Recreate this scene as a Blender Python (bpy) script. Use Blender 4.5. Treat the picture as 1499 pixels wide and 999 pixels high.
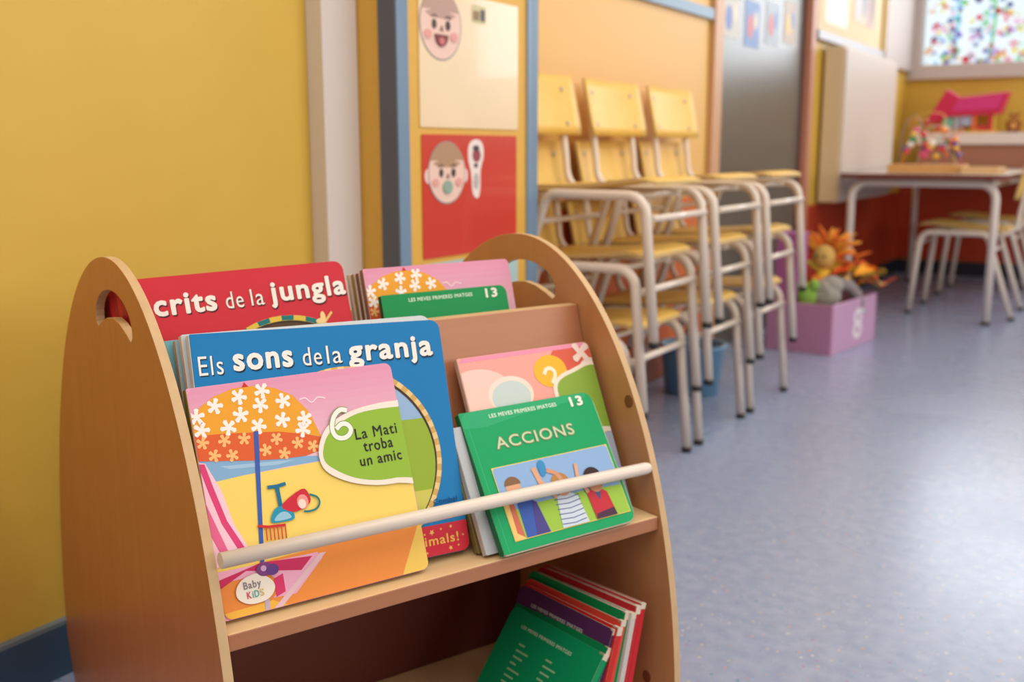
import bpy, bmesh, math, random
from mathutils import Vector, Matrix
from mathutils.geometry import tessellate_polygon
S = bpy.context.scene
COL = S.collection
PI = math.pi
for o in list(bpy.data.objects):
    bpy.data.objects.remove(o)

# ---------------------------------------------------------------- camera, world, lights, exposure
cam = bpy.data.cameras.new('camera'); camo = bpy.data.objects.new('camera', cam); COL.objects.link(camo)
cam.sensor_width = 36.0; cam.lens = 1520.0 / 1499 * 36
camo.location = (0, 0, 0.76)
camo.rotation_euler = (PI / 2 - math.radians(10.44), 0, math.radians(31.86))
cam.dof.use_dof = True; cam.dof.focus_distance = 1.0; cam.dof.aperture_fstop = 4.6; cam.dof.aperture_blades = 7
S.camera = camo
w = bpy.data.worlds.new('world'); S.world = w; w.use_nodes = True
w.node_tree.nodes['Background'].inputs[0].default_value = (0.92, 0.97, 1.0, 1)
w.node_tree.nodes['Background'].inputs[1].default_value = 1.5

def area(name, loc, rot, sx, sy, power, col):
    l = bpy.data.lights.new(name, 'AREA'); l.shape = 'RECTANGLE'; l.size = sx; l.size_y = sy
    l.energy = power; l.color = col
    o = bpy.data.objects.new(name, l); COL.objects.link(o); o.location = loc; o.rotation_euler = rot
    return o
area('right_windows_daylight', (4.3, 2.6, 1.75), (0, math.radians(90), 0), 1.5, 5.5, 95, (1.0, 0.95, 0.9))
area('rear_windows_daylight', (1.0, -1.9, 2.45), (math.radians(52), 0, 0), 3.6, 0.8, 20, (1.0, 0.95, 0.89))
area('far_window_daylight', (0.5, 6.80, 1.8), (math.radians(-90), 0, 0), 3.3, 1.0, 48, (0.9, 0.95, 1.0))
area('ceiling_lamps', (0.5, 1.5, 2.74), (0, 0, 0), 2.4, 6.0, 98, (1.0, 0.95, 0.88))
S.view_settings.view_transform = 'Standard'; S.view_settings.look = 'None'
S.view_settings.gamma = 1.0; S.view_settings.use_curve_mapping = False
S.view_settings.exposure = -0.08

# ---------------------------------------------------------------- materials
def lin(c):
    out = []
    for x in c[:3]:
        x /= 255.0
        out.append(x / 12.92 if x <= 0.04045 else ((x + 0.055) / 1.055) ** 2.4)
    return tuple(out) + (1.0,)
_m = {}
def mat(c, rough=0.45, metal=0.0, spec=0.5, coat=0.0, bump=0.0, bscale=60, vary=0.0, trans=0.0, sheen=0.0):
    key = (tuple(c), rough, metal, spec, coat, bump, bscale, vary, trans, sheen)
    if key in _m: return _m[key]
    m = bpy.data.materials.new('paint'); m.use_nodes = True; nt = m.node_tree
    b = nt.nodes['Principled BSDF']; b.inputs['Base Color'].default_value = lin(c)
    b.inputs['Roughness'].default_value = rough; b.inputs['Metallic'].default_value = metal
    b.inputs['Specular IOR Level'].default_value = spec; b.inputs['Coat Weight'].default_value = coat
    b.inputs['Transmission Weight'].default_value = trans; b.inputs['Sheen Weight'].default_value = sheen
    if bump or vary:
        tc = nt.nodes.new('ShaderNodeTexCoord'); n = nt.nodes.new('ShaderNodeTexNoise')
        n.inputs['Scale'].default_value = bscale; n.inputs['Detail'].default_value = 5
        nt.links.new(tc.outputs['Object'], n.inputs['Vector'])
        if bump:
            bp = nt.nodes.new('ShaderNodeBump'); bp.inputs['Strength'].default_value = bump; bp.inputs['Distance'].default_value = 0.003
            nt.links.new(n.outputs['Fac'], bp.inputs['Height']); nt.links.new(bp.outputs['Normal'], b.inputs['Normal'])
        if vary:
            hs = nt.nodes.new('ShaderNodeHueSaturation'); hs.inputs['Color'].default_value = lin(c)
            mr = nt.nodes.new('ShaderNodeMapRange'); mr.inputs[1].default_value = 0.3; mr.inputs[2].default_value = 0.7
            mr.inputs[3].default_value = 1 - vary; mr.inputs[4].default_value = 1 + vary
            nt.links.new(n.outputs['Fac'], mr.inputs[0]); nt.links.new(mr.outputs[0], hs.inputs['Value'])
            nt.links.new(hs.outputs[0], b.inputs['Base Color'])
    _m[key] = m
    return m

def wood(c1, c2, scale=(60, 60, 3), rough=0.4, name='wood', coat=0.15):
    m = bpy.data.materials.new(name); m.use_nodes = True; nt = m.node_tree; b = nt.nodes['Principled BSDF']
    tc = nt.nodes.new('ShaderNodeTexCoord'); mp = nt.nodes.new('ShaderNodeMapping'); mp.inputs['Scale'].default_value = scale
    n = nt.nodes.new('ShaderNodeTexNoise'); n.inputs['Scale'].default_value = 1.6; n.inputs['Detail'].default_value = 6
    n.inputs['Roughness'].default_value = 0.6; n.inputs['Distortion'].default_value = 0.6
    n2 = nt.nodes.new('ShaderNodeTexNoise'); n2.inputs['Scale'].default_value = 0.3; n2.inputs['Detail'].default_value = 2
    r = nt.nodes.new('ShaderNodeValToRGB'); r.color_ramp.elements[0].color = lin(c1); r.color_ramp.elements[1].color = lin(c2)
    r.color_ramp.elements[0].position = 0.3; r.color_ramp.elements[1].position = 0.7
    ad = nt.nodes.new('ShaderNodeMath'); ad.operation = 'MULTIPLY_ADD'; ad.inputs[1].default_value = 0.6
    nt.links.new(tc.outputs['Object'], mp.inputs[0]); nt.links.new(mp.outputs[0], n.inputs['Vector']); nt.links.new(mp.outputs[0], n2.inputs['Vector'])
    m4 = nt.nodes.new('ShaderNodeMath'); m4.operation = 'MULTIPLY'; m4.inputs[1].default_value = 0.4
    nt.links.new(n2.outputs['Fac'], m4.inputs[0]); nt.links.new(n.outputs['Fac'], ad.inputs[0]); nt.links.new(m4.outputs[0], ad.inputs[2])
    nt.links.new(ad.outputs[0], r.inputs[0]); nt.links.new(r.outputs[0], b.inputs['Base Color'])
    bp = nt.nodes.new('ShaderNodeBump'); bp.inputs['Strength'].default_value = 0.08; bp.inputs['Distance'].default_value = 0.001
    nt.links.new(n.outputs['Fac'], bp.inputs['Height']); nt.links.new(bp.outputs[0], b.inputs['Normal'])
    b.inputs['Roughness'].default_value = rough; b.inputs['Coat Weight'].default_value = coat; b.inputs['Coat Roughness'].default_value = 0.3
    return m

def floor_mat():
    m = bpy.data.materials.new('speckled_vinyl'); m.use_nodes = True; nt = m.node_tree; b = nt.nodes['Principled BSDF']
    tc = nt.nodes.new('ShaderNodeTexCoord')
    big = nt.nodes.new('ShaderNodeTexNoise'); big.inputs['Scale'].default_value = 35; big.inputs['Detail'].default_value = 4
    nt.links.new(tc.outputs['Object'], big.inputs['Vector'])
    r0 = nt.nodes.new('ShaderNodeValToRGB'); r0.color_ramp.elements[0].color = lin((140, 153, 184)); r0.color_ramp.elements[1].color = lin((153, 165, 193))
    r0.color_ramp.elements[0].position = 0.35; r0.color_ramp.elements[1].position = 0.65
    nt.links.new(big.outputs['Fac'], r0.inputs[0]); cur = r0.outputs[0]
    # scattered chips: pale, orange, teal, violet
    for sc, thr, pick in ((75, 0.2, None), (120, 0.17, None)):
        v = nt.nodes.new('ShaderNodeTexVoronoi'); v.inputs['Scale'].default_value = sc
        nt.links.new(tc.outputs['Object'], v.inputs['Vector'])
        sp = nt.nodes.new('ShaderNodeSeparateColor'); nt.links.new(v.outputs['Color'], sp.inputs[0])
        cr = nt.nodes.new('ShaderNodeValToRGB'); cr.color_ramp.interpolation = 'CONSTANT'
        e = cr.color_ramp.elements; e[0].color = lin((205, 190, 170)); e[1].color = lin((205, 150, 110)); e[1].position = 0.3
        x = e.new(0.5); x.color = lin((60, 130, 150)); x = e.new(0.72); x.color = lin((150, 110, 160)); x = e.new(0.85); x.color = lin((210, 205, 205))
        nt.links.new(sp.outputs[0], cr.inputs[0])
        lt = nt.nodes.new('ShaderNodeMath'); lt.operation = 'LESS_THAN'; lt.inputs[1].default_value = thr; nt.links.new(v.outputs['Distance'], lt.inputs[0])
        g2 = nt.nodes.new('ShaderNodeMath'); g2.operation = 'GREATER_THAN'; g2.inputs[1].default_value = 0.72; nt.links.new(sp.outputs[1], g2.inputs[0])
        mu = nt.nodes.new('ShaderNodeMath'); mu.operation = 'MULTIPLY'; nt.links.new(lt.outputs[0], mu.inputs[0]); nt.links.new(g2.outputs[0], mu.inputs[1])
        m8 = nt.nodes.new('ShaderNodeMath'); m8.operation = 'MULTIPLY'; m8.inputs[1].default_value = 0.8; nt.links.new(mu.outputs[0], m8.inputs[0])
        mx = nt.nodes.new('ShaderNodeMix'); mx.data_type = 'RGBA'
        nt.links.new(m8.outputs[0], mx.inputs[0]); nt.links.new(cur, mx.inputs[6]); nt.links.new(cr.outputs[0], mx.inputs[7]); cur = mx.outputs[2]
    nt.links.new(cur, b.inputs['Base Color'])
    n = nt.nodes.new('ShaderNodeTexNoise'); n.inputs['Scale'].default_value = 3; nt.links.new(tc.outputs['Object'], n.inputs['Vector'])
    mr = nt.nodes.new('ShaderNodeMapRange'); mr.inputs[3].default_value = 0.2; mr.inputs[4].default_value = 0.34
    nt.links.new(n.outputs['Fac'], mr.inputs[0]); nt.links.new(mr.outputs[0], b.inputs['Roughness'])
    b.inputs['Specular IOR Level'].default_value = 0.6
    return m

# ---------------------------------------------------------------- mesh helpers
class MB:
    def __init__(s): s.v = []; s.f = []; s.m = []; s.sm = []
    def add(s, vs, fs, mi=0, smooth=False):
        k = len(s.v); s.v += [tuple(x) for x in vs]
        for f in fs: s.f.append([i + k for i in f]); s.m.append(mi); s.sm.append(smooth)
        return s
    def box(s, x0, x1, y0, y1, z0, z1, mi=0):
        v = [(x, y, z) for x in (x0, x1) for y in (y0, y1) for z in (z0, z1)]
        return s.add(v, [(0, 1, 3, 2), (4, 6, 7, 5), (0, 4, 5, 1), (2, 3, 7, 6), (0, 2, 6, 4), (1, 5, 7, 3)], mi)
    def prism(s, poly, fn, h0, h1, mi=0, side=None, holes=(), smooth=False):
        """poly 2D -> fn(a,b,h) 3D, extruded from h0 to h1; may carry holes"""
        loops = [list(poly)] + [list(h) for h in holes]
        flat = [p for l in loops for p in l]; n = len(flat)
        tri = tessellate_polygon([[Vector((a, b, 0)) for a, b in l] for l in loops])
        vs = [fn(a, b, h0) for a, b in flat] + [fn(a, b, h1) for a, b in flat]
        s.add(vs, [t for t in tri] + [tuple(i + n for i in reversed(t)) for t in tri], mi)
        k = 0
        for l in loops:
            q = len(l); sv = [fn(a, b, h) for h in (h0, h1) for a, b in l]
            s.add(sv, [(i, (i + 1) % q, q + (i + 1) % q, q + i) for i in range(q)], mi if side is None else side, smooth)
        return s
    def tube(s, pts, r, n=10, mi=0, caps=True):
        pts = [Vector(p) for p in pts]; N = len(pts); vs = []; up = None
        rr = r if isinstance(r, (list, tuple)) else [r] * N
        for i, p in enumerate(pts):
            t = (pts[min(i + 1, N - 1)] - pts[max(i - 1, 0)]).normalized()
            if up is None:
                a = Vector((0, 0, 1)) if abs(t.z) < 0.9 else Vector((1, 0, 0)); up = t.cross(a).normalized()
            up = (up - t * up.dot(t)).normalized(); b = t.cross(up)
            vs += [p + (up * math.cos(2 * PI * k / n) + b * math.sin(2 * PI * k / n)) * rr[i] for k in range(n)]
        fs = [(i * n + k, i * n + (k + 1) % n, (i + 1) * n + (k + 1) % n, (i + 1) * n + k) for i in range(N - 1) for k in range(n)]
        s.add(vs, fs, mi, True)
        if caps:
            k = len(s.v) - len(vs)
            s.f += [[k + i for i in reversed(range(n))], [k + (N - 1) * n + i for i in range(n)]]; s.m += [mi, mi]; s.sm += [False, False]
        return s
    def ball(s, c, rx, ry=None, rz=None, mi=0, n=12, q=8):
        ry = ry or rx; rz = rz or rx; vs = []; fs = []
        for j in range(q + 1):
            th = PI * j / q
            for i in range(n):
                ph = 2 * PI * i / n
                vs.append((c[0] + rx * math.sin(th) * math.cos(ph), c[1] + ry * math.sin(th) * math.sin(ph), c[2] + rz * math.cos(th)))
        for j in range(q):
            for i in range(n): fs.append((j * n + i, (j + 1) * n + i, (j + 1) * n + (i + 1) % n, j * n + (i + 1) % n))
        return s.add(vs, fs, mi, True)
    def lathe(s, prof, c=(0, 0, 0), n=20, mi=0):
        vs = [(c[0] + r * math.cos(2 * PI * i / n), c[1] + r * math.sin(2 * PI * i / n), c[2] + z) for r, z in prof for i in range(n)]
        return s.add(vs, [(j * n + i, j * n + (i + 1) % n, (j + 1) * n + (i + 1) % n, (j + 1) * n + i) for j in range(len(prof) - 1) for i in range(n)], mi, True)
    def build(s, name, mats, parent=None, bevel=0.0, mtx=None, recalc=True):
        me = bpy.data.meshes.new(name); me.from_pydata(s.v, [], s.f)
        for i, p in enumerate(me.polygons): p.material_index = s.m[i]; p.use_smooth = s.sm[i]
        bm = bmesh.new(); bm.from_mesh(me); bmesh.ops.remove_doubles(bm, verts=bm.verts, dist=1e-6)
        if recalc: bmesh.ops.recalc_face_normals(bm, faces=bm.faces)
        bm.to_mesh(me); bm.free()
        for m in (mats if isinstance(mats, (list, tuple)) else [mats]): me.materials.append(m)
        o = bpy.data.objects.new(name, me); COL.objects.link(o)
        if parent: o.parent = parent
        if mtx is not None: o.matrix_basis = mtx
        if bevel:
            b = o.modifiers.new('bevel', 'BEVEL'); b.width = bevel; b.segments = 2; b.limit_method = 'ANGLE'; b.angle_limit = 0.9
        return o

def tag(o, label, cat=None, group=None, kind=None):
    if label: o['label'] = label
    if cat: o['category'] = cat
    if group: o['group'] = group
    if kind: o['kind'] = kind
    return o
def empty(name, label, cat, mtx=None, group=None):
    o = bpy.data.objects.new(name, None); COL.objects.link(o); o.empty_display_size = 0.05
    if mtx is not None: o.matrix_basis = mtx
    return tag(o, label, cat, group)
def struct(o): o['kind'] = 'structure'; return o
def kids(o): return [c for c in bpy.data.objects if c.parent == o]
def dup(root, mtx, label, group=None):
    r = root.copy(); COL.objects.link(r); r.matrix_basis = mtx; r['label'] = label
    if group: r['group'] = group
    for c in kids(root):
        d = c.copy(); COL.objects.link(d); d.parent = r
        for g in kids(c):
            e = g.copy(); COL.objects.link(e); e.parent = d
    return r
def rrect(w, h, r, x0=0, y0=0, n=5):
    rs = r if isinstance(r, (list, tuple)) else [r] * 4    # bl br tr tl
    out = []
    for (cx, cy, a, q) in ((x0 + rs[0], y0 + rs[0], PI, rs[0]), (x0 + w - rs[1], y0 + rs[1], 1.5 * PI, rs[1]), (x0 + w - rs[2], y0 + h - rs[2], 0, rs[2]), (x0 + rs[3], y0 + h - rs[3], 0.5 * PI, rs[3])):
        for i in range(n + 1):
            t = a + i / n * PI / 2; out.append((cx + q * math.cos(t), cy + q * math.sin(t)))
    return out
def ell(cx, cy, rx, ry=None, n=28, a0=0, a1=2 * PI):
    ry = ry or rx
    full = abs(a1 - a0 - 2 * PI) < 1e-6
    return [(cx + rx * math.cos(a0 + (a1 - a0) * i / (n if full else n - 1)), cy + ry * math.sin(a0 + (a1 - a0) * i / (n if full else n - 1))) for i in range(n)]
def stroke(pts, wd):
    """polyline to thick ribbon polygon"""
    L = []; R = []
    for i, p in enumerate(pts):
        a = pts[max(i - 1, 0)]; b = pts[min(i + 1, len(pts) - 1)]
        dx, dy = b[0] - a[0], b[1] - a[1]; l = math.hypot(dx, dy) or 1
        nx, ny = -dy / l * wd / 2, dx / l * wd / 2
        L.append((p[0] + nx, p[1] + ny)); R.append((p[0] - nx, p[1] - ny))
    return L + R[::-1]
def curve(pts, k=5):
    n = len(pts); out = []
    for i in range(n - 1):
        p0, p1, p2, p3 = pts[max(i - 1, 0)], pts[i], pts[i + 1], pts[min(i + 2, n - 1)]
        for j in range(k):
            t = j / k
            out.append(tuple(0.5 * ((2 * p1[c]) + (-p0[c] + p2[c]) * t + (2 * p0[c] - 5 * p1[c] + 4 * p2[c] - p3[c]) * t * t + (-p0[c] + 3 * p1[c] - 3 * p2[c] + p3[c]) * t ** 3) for c in (0, 1)))
    return out + [pts[-1]]
def star(cx, cy, r, n=5, inner=0.45, rot=0.3):
    return [(cx + (r if k % 2 == 0 else r * inner) * math.cos(rot + PI * k / n), cy + (r if k % 2 == 0 else r * inner) * math.sin(rot + PI * k / n)) for k in range(2 * n)]
def flower(cx, cy, r, n=5, rot=0.2):
    out = []
    for k in range(n):
        a = rot + 2 * PI * k / n
        for da, rr in ((-0.55, 0.32), (-0.32, 0.9), (0, 1.0), (0.32, 0.9)):
            out.append((cx + r * rr * math.cos(a + da), cy + r * rr * math.sin(a + da)))
    return out
def smooth_poly(pts, k=3):
    """closed catmull-rom"""
    n = len(pts); out = []
    for i in range(n):
        p0, p1, p2, p3 = pts[i - 1], pts[i], pts[(i + 1) % n], pts[(i + 2) % n]
        for j in range(k):
            t = j / k
            out.append(tuple(0.5 * ((2 * p1[c]) + (-p0[c] + p2[c]) * t + (2 * p0[c] - 5 * p1[c] + 4 * p2[c] - p3[c]) * t * t + (-p0[c] + 3 * p1[c] - 3 * p2[c] + p3[c]) * t ** 3) for c in (0, 1)))
    return out

_txt = {}
def text_mesh(s, bold):
    key = (s, bold)
    if key in _txt: return _txt[key]
    c = bpy.data.curves.new('t', 'FONT'); c.body = s; c.offset = bold; c.size = 1; c.space_character = 1.12; c.resolution_u = 3; c.fill_mode = 'FRONT'
    o = bpy.data.objects.new('t', c); COL.objects.link(o)
    dg = bpy.context.evaluated_depsgraph_get(); me = bpy.data.meshes.new_from_object(o.evaluated_get(dg))
    vs = [(v.co.x, v.co.y) for v in me.vertices]; fs = [tuple(p.vertices) for p in me.polygons]
    bpy.data.objects.remove(o); bpy.data.curves.remove(c); bpy.data.meshes.remove(me)
    _txt[key] = (vs, fs); return vs, fs

class Art:
    """flat print laid on the front of a cover: (a, b) on the cover, each layer a hair prouder"""
    def __init__(s, w, h, r=0.006, sc=1.0, top=None, ds=0.00007):
        s.w, s.h, s.mb, s.mats, s.k = w, h, MB(), [], 1; s.clip = rrect(w - 0.0012, h - 0.0012, r, 0.0006, 0.0006); s.sc = sc; s.top = top; s.ds = ds
    def mi(s, c, **k):
        m = mat(c, **({'rough': 0.5, 'spec': 0.3} | k))
        if m not in s.mats: s.mats.append(m)
        return s.mats.index(m)
    def tr(s, p):
        if s.top is None: return (p[0] * s.sc, p[1] * s.sc)
        return (p[0] * s.sc, s.h - (s.top - p[1]) * s.sc)
    def poly(s, pts, c, clip=True, **k):
        pts = [s.tr(p) for p in pts]
        tri = tessellate_polygon([[Vector((a, b, 0)) for a, b in pts]])
        i = s.mi(c, **k); d = -s.ds * s.k
        for t in tri:
            tp = [pts[j] for j in t]
            if clip: tp = s._clip(tp)
            if len(tp) >= 3: s.mb.add([(a, d, b) for a, b in tp], [tuple(range(len(tp)))], i)
        s.k += 1; return s
    def _clip(s, sub):
        C = s.clip; out = sub
        for i in range(len(C)):
            ax, ay = C[i]; bx, by = C[(i + 1) % len(C)]; inp = out; out = []
            if not inp: return []
            f = lambda p: (bx - ax) * (p[1] - ay) - (by - ay) * (p[0] - ax)
            for j in range(len(inp)):
                p, q = inp[j - 1], inp[j]; fp, fq = f(p), f(q)
                if (fp >= 0) != (fq >= 0):
                    t = fp / (fp - fq); out.append((p[0] + (q[0] - p[0]) * t, p[1] + (q[1] - p[1]) * t))
                if fq >= 0: out.append(q)
        return out
    def many(s, polys, c, **k):
        for p in polys: s.poly(p, c, **k); s.k -= 1
        s.k += 1; return s
    def text(s, t, x0, x1, base, size, c, bold=0.0, shadow=None, jit=0, rot=0.0):
        vs, fs = text_mesh(t, 0.0)
        e = bold * size * 0.95; x0 += e; x1 -= e
        mn = min(v[0] for v in vs); mx = max(v[0] for v in vs); sx = (x1 - x0) / (mx - mn)
        def put(dx, dy, col):
            i = s.mi(col)
            offs = [(0, 0)] if bold <= 0 else [(e * math.cos(2 * PI * q / 12), e * math.sin(2 * PI * q / 12)) for q in range(12)] + [(0, 0)]
            for ox, oy in offs:
                d = -s.ds * s.k; P = []
                for a, b in vs:
                    X = (a - mn) * sx; Y = b * size
                    P.append(s.tr((x0 + ox + dx + X * math.cos(rot) - Y * math.sin(rot), base + oy + dy + Y * math.cos(rot) + X * math.sin(rot) + jit * math.sin((a - mn) * 9))))
                s.mb.add([(a, d, b) for a, b in P], fs, i); s.k += 0.04
            s.k += 1
        if shadow: put(size * 0.03, -size * 0.05, shadow)
        put(0, 0, c); return s
    def build(s, name, parent, y=0.0, label=None, flip=False):
        o = s.mb.build(name, s.mats, parent, recalc=False)
        # every face looks toward -y
        me = o.data; bm = bmesh.new(); bm.from_mesh(me)
        for f in bm.faces:
            f.normal_update()
            if f.normal.y > 0: f.normal_flip()
        bm.to_mesh(me); bm.free()
        if flip: o.matrix_basis = Matrix.Translation((s.w, y, 0)) @ Matrix.Rotation(PI, 4, 'Z')
        else: o.location.y = y
        if label: o['label'] = label
        return o

# ---------------------------------------------------------------- room
YEL = mat((216, 178, 72), rough=0.5, bump=0.05, bscale=8, vary=0.02)
ORG = mat((178, 56, 24), rough=0.5, vary=0.03, bscale=5)  # lower-wall colour with the reddish shade below table and radiator put in
PALE = mat((234, 184, 104), rough=0.5)
BLUEG = mat((112, 140, 166), rough=0.4)
WHITE = mat((206, 194, 188), rough=0.45)
WHITEW = mat((206, 196, 194), rough=0.4)
WX = -1.314
struct(MB().box(-2.6, 4.5, -2.6, 7.2, -0.1, 0).build('floor', floor_mat()))
struct(MB().box(-2.6, 4.5, -2.6, 7.2, 2.8, 2.9).build('ceiling', mat((225, 220, 212), rough=0.8)))
# left wall: plain stretch, recess behind the chairs, stretch with the door
wl = MB()
wl.box(WX - 0.16, WX, -2.6, 2.013, 0, 2.8)
WX2 = -1.40
wl.box(WX - 0.30, WX2, 2.013, 3.56, 0, 2.8)
wl.box(WX - 0.30, WX2, 4.79, 6.85, 0, 2.8)
wl.box(WX - 0.30, WX2, 3.56, 4.79, 2.19, 2.8)
struct(wl.build('wall_left', YEL))
struct(MB().box(WX, -1.19, 1.519, 2.013, 0, 2.8).build('wall_left_pier', mat((222, 172, 70), rough=0.5, vary=0.02)))
# far wall with its window opening
wf = MB()
wf.box(WX - 0.3, 4.5, 6.85, 7.05, 0, 1.19); wf.box(WX - 0.3, 4.5, 6.85, 7.05, 2.37, 2.8); wf.box(2.2, 4.5, 6.85, 7.05, 1.19, 2.37)
struct(wf.build('wall_far', YEL))
struct(MB().box(4.5, 4.65, -2.6, 7.2, 0, 2.8).build('wall_right', mat((196, 176, 130), rough=0.6)))
struct(MB().box(-2.6, 4.65, -2.75, -2.6, 0, 2.8).build('wall_rear', mat((150, 130, 100), rough=0.6)))
# orange dado in the recess; ORG panels hold red under-table shade in their colour
struct(MB().box(-1.40, -1.392, 2.02, 3.54, 0.09, 0.60).build('trim_1', mat((206, 104, 44), rough=0.5)))
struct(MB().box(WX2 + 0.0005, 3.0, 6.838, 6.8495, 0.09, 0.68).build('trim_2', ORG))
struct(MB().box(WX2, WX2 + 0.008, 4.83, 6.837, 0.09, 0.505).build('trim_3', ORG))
# baseboards
BB = mat((58, 84, 112), rough=0.35)
BBD = mat((34, 38, 52), rough=0.4)
def baseboard(name, x0, x1, y0, y1, m, top=None):
    b = MB(); b.box(x0, x1, y0, y1, 0, 0.078); b.box(x0, x1, y0, y1, 0.078, 0.085, 1)
    return struct(b.build(name, [m, top or m], bevel=0.001))
baseboard('baseboard_left', WX, WX + 0.012, -2.6, 1.423, BB, mat((112, 128, 138)))
baseboard('baseboard_recess', -1.40, -1.388, 2.014, 3.545, mat((150, 80, 48)))
baseboard('baseboard_left_far', WX2, WX2 + 0.012, 4.81, 6.837, BBD)
baseboard('baseboard_far', WX2 + 0.013, 4.5, 6.825, 6.837, BBD)
# white pilaster, blue corner guards on the pier
struct(MB().box(WX, -1.275, 1.423, 1.517, 0, 2.8).build('trim_4', mat((222, 212, 206), rough=0.4), bevel=0.002))
def guard(name, y0, y1, side):
    b = MB(); b.box(-1.19, -1.186, y0, y1, 0, 2.6)
    if side < 0: b.box(-1.226, -1.186, y0 - 0.004, y0, 0, 2.6, 1)
    else: b.box(-1.226, -1.186, y1, y1 + 0.004, 0, 2.6)
    return struct(b.build(name, [BLUEG, mat((86, 92, 106), rough=0.4)], bevel=0.001))  # same blue-grey guard; shade on its near side put into a darker colour
guard('trim_5', 1.519, 1.553, -1); guard('trim_6', 1.972, 2.013, 1)
# pale display surface and rail in the recess
struct(MB().box(-1.40, -1.394, 2.02, 3.53, 0.62, 1.205).build('trim_7', PALE))
struct(MB().box(-1.40, -1.38, 2.014, 3.55, 1.205, 1.240).build('trim_8', BLUEG))
struct(MB().box(-1.40, -1.394, 2.02, 3.53, 1.240, 2.2).build('trim_9', PALE))

# door with grey glass
dr = struct(bpy.data.objects.new('door_1', None)); COL.objects.link(dr); dr.location = (WX2, 4.15, 0)
FR = mat((206, 158, 118), rough=0.45)
b = MB(); b.box(-0.09, 0.022, -0.588, -0.505, 0, 2.14); b.build('door_frame', FR, dr, bevel=0.003)
b = MB(); b.box(-0.09, 0.022, 0.575, 0.635, 0, 2.14); b.build('door_frame', mat((196, 132, 104), rough=0.45), dr, bevel=0.003)
b = MB(); b.box(-0.09, 0.022, -0.588, 0.635, 2.14, 2.20); b.build('door_frame', FR, dr, bevel=0.003)
b = MB(); b.box(-0.05, -0.012, -0.504, 0.574, 0.005, 2.135); b.build('door_leaf', mat((96, 92, 82), rough=0.28, spec=0.6), dr)
b = MB(); b.box(-0.05, -0.006, 0.545, 0.574, 0.005, 2.135); b.build('door_stile', mat((92, 52, 46), rough=0.4), dr, bevel=0.002)
# drawings stuck on the top of the door
random.seed(4)
drawcols = [(206, 200, 190), (120, 150, 200), (176, 188, 200), (196, 176, 160), (150, 160, 170), (214, 210, 200), (92, 120, 176), (190, 196, 186)]
dn = 0
for r_ in range(3):
    for c_ in range(4):
        b = MB(); y0 = -0.43 + c_ * 0.235 + random.uniform(-.01, .01); z0 = 1.185 + r_ * 0.2 + random.uniform(-.02, .02) - (0.03 if c_ == 1 else 0)
        hh = random.uniform(0.13, 0.175)
        b.box(-0.012, -0.0105, y0, y0 + 0.165, z0, z0 + hh, 0)
        p = random.choice([(200, 90, 90), (90, 110, 180), (225, 190, 90), (120, 120, 120), (170, 120, 170), (230, 225, 215)]); p2 = random.choice([(230, 214, 180), (90, 130, 190), (220, 120, 110)])
        b.prism(ell(y0 + 0.06, z0 + hh * .45, 0.035, 0.045, 14), lambda a, q, h: (h, a, q), -0.0106, -0.0098, 1)
        b.prism(ell(y0 + 0.12, z0 + hh * .6, 0.02, 0.035, 14), lambda a, q, h: (h, a, q), -0.0106, -0.0098, 2)
        o = b.build('drawing_sheet', [mat(drawcols[(r_ * 4 + c_) % 8], rough=0.5), mat(p), mat(p2)], dr)

# notice board right of the door
nb = empty('notice_board', 'cream notice board with a pinned picture between the door and the white column', 'notice board', Matrix.Translation((WX2, 5.44, 1.27)) @ Matrix.Scale(1.0655, 4))
b = MB(); b.box(0.001, 0.014, -0.58, 0.56, 0.02, 1.0); b.build('board', mat((232, 208, 160), rough=0.6), nb)
b = MB(); b.box(0.001, 0.028, -0.60, 0.585, -0.02, 0.019); b.build('rail', mat((176, 172, 180), rough=0.4), nb, bevel=0.003)
b = MB(); b.box(0.001, 0.028, 0.561, 0.60, 0.02, 1.0); b.build('frame_side', mat((206, 168, 72), rough=0.5), nb, bevel=0.003)
b = MB(); b.box(0.014, 0.016, -0.02, 0.42, 0.11, 0.55); b.build('picture', mat((206, 180, 140)), nb)
b = MB()
for (cy, cz, ry, rz, k) in ((0.06, 0.2, 0.05, 0.08, 0), (0.17, 0.24, 0.05, 0.1, 1), (0.27, 0.2, 0.045, 0.1, 2), (0.35, 0.24, 0.03, 0.12, 3)):
    b.prism(ell(cy, cz, ry, rz, 14), lambda a, q, h: (h, a, q), 0.016, 0.0168, k)
b.build('picture_print', [mat((214, 180, 184)), mat((140, 140, 150)), mat((176, 128, 126)), mat((120, 88, 70))], nb)
b = MB(); b.box(0.014, 0.0155, -0.48, -0.12, 0.06, 0.5); b.build('paper_sheet', mat((240, 226, 200)), nb)

# white column in the corner above the radiator
struct(MB().box(WX2, WX2 + 0.03, 6.10, 6.849, 1.225, 2.8).build('trim_10', mat((196, 184, 178), rough=0.5)))
struct(MB().box(WX2, WX2 + 0.03, 6.05, 6.10, 0.53, 1.225).build('trim_11', mat((206, 190, 170), rough=0.5)))

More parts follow.
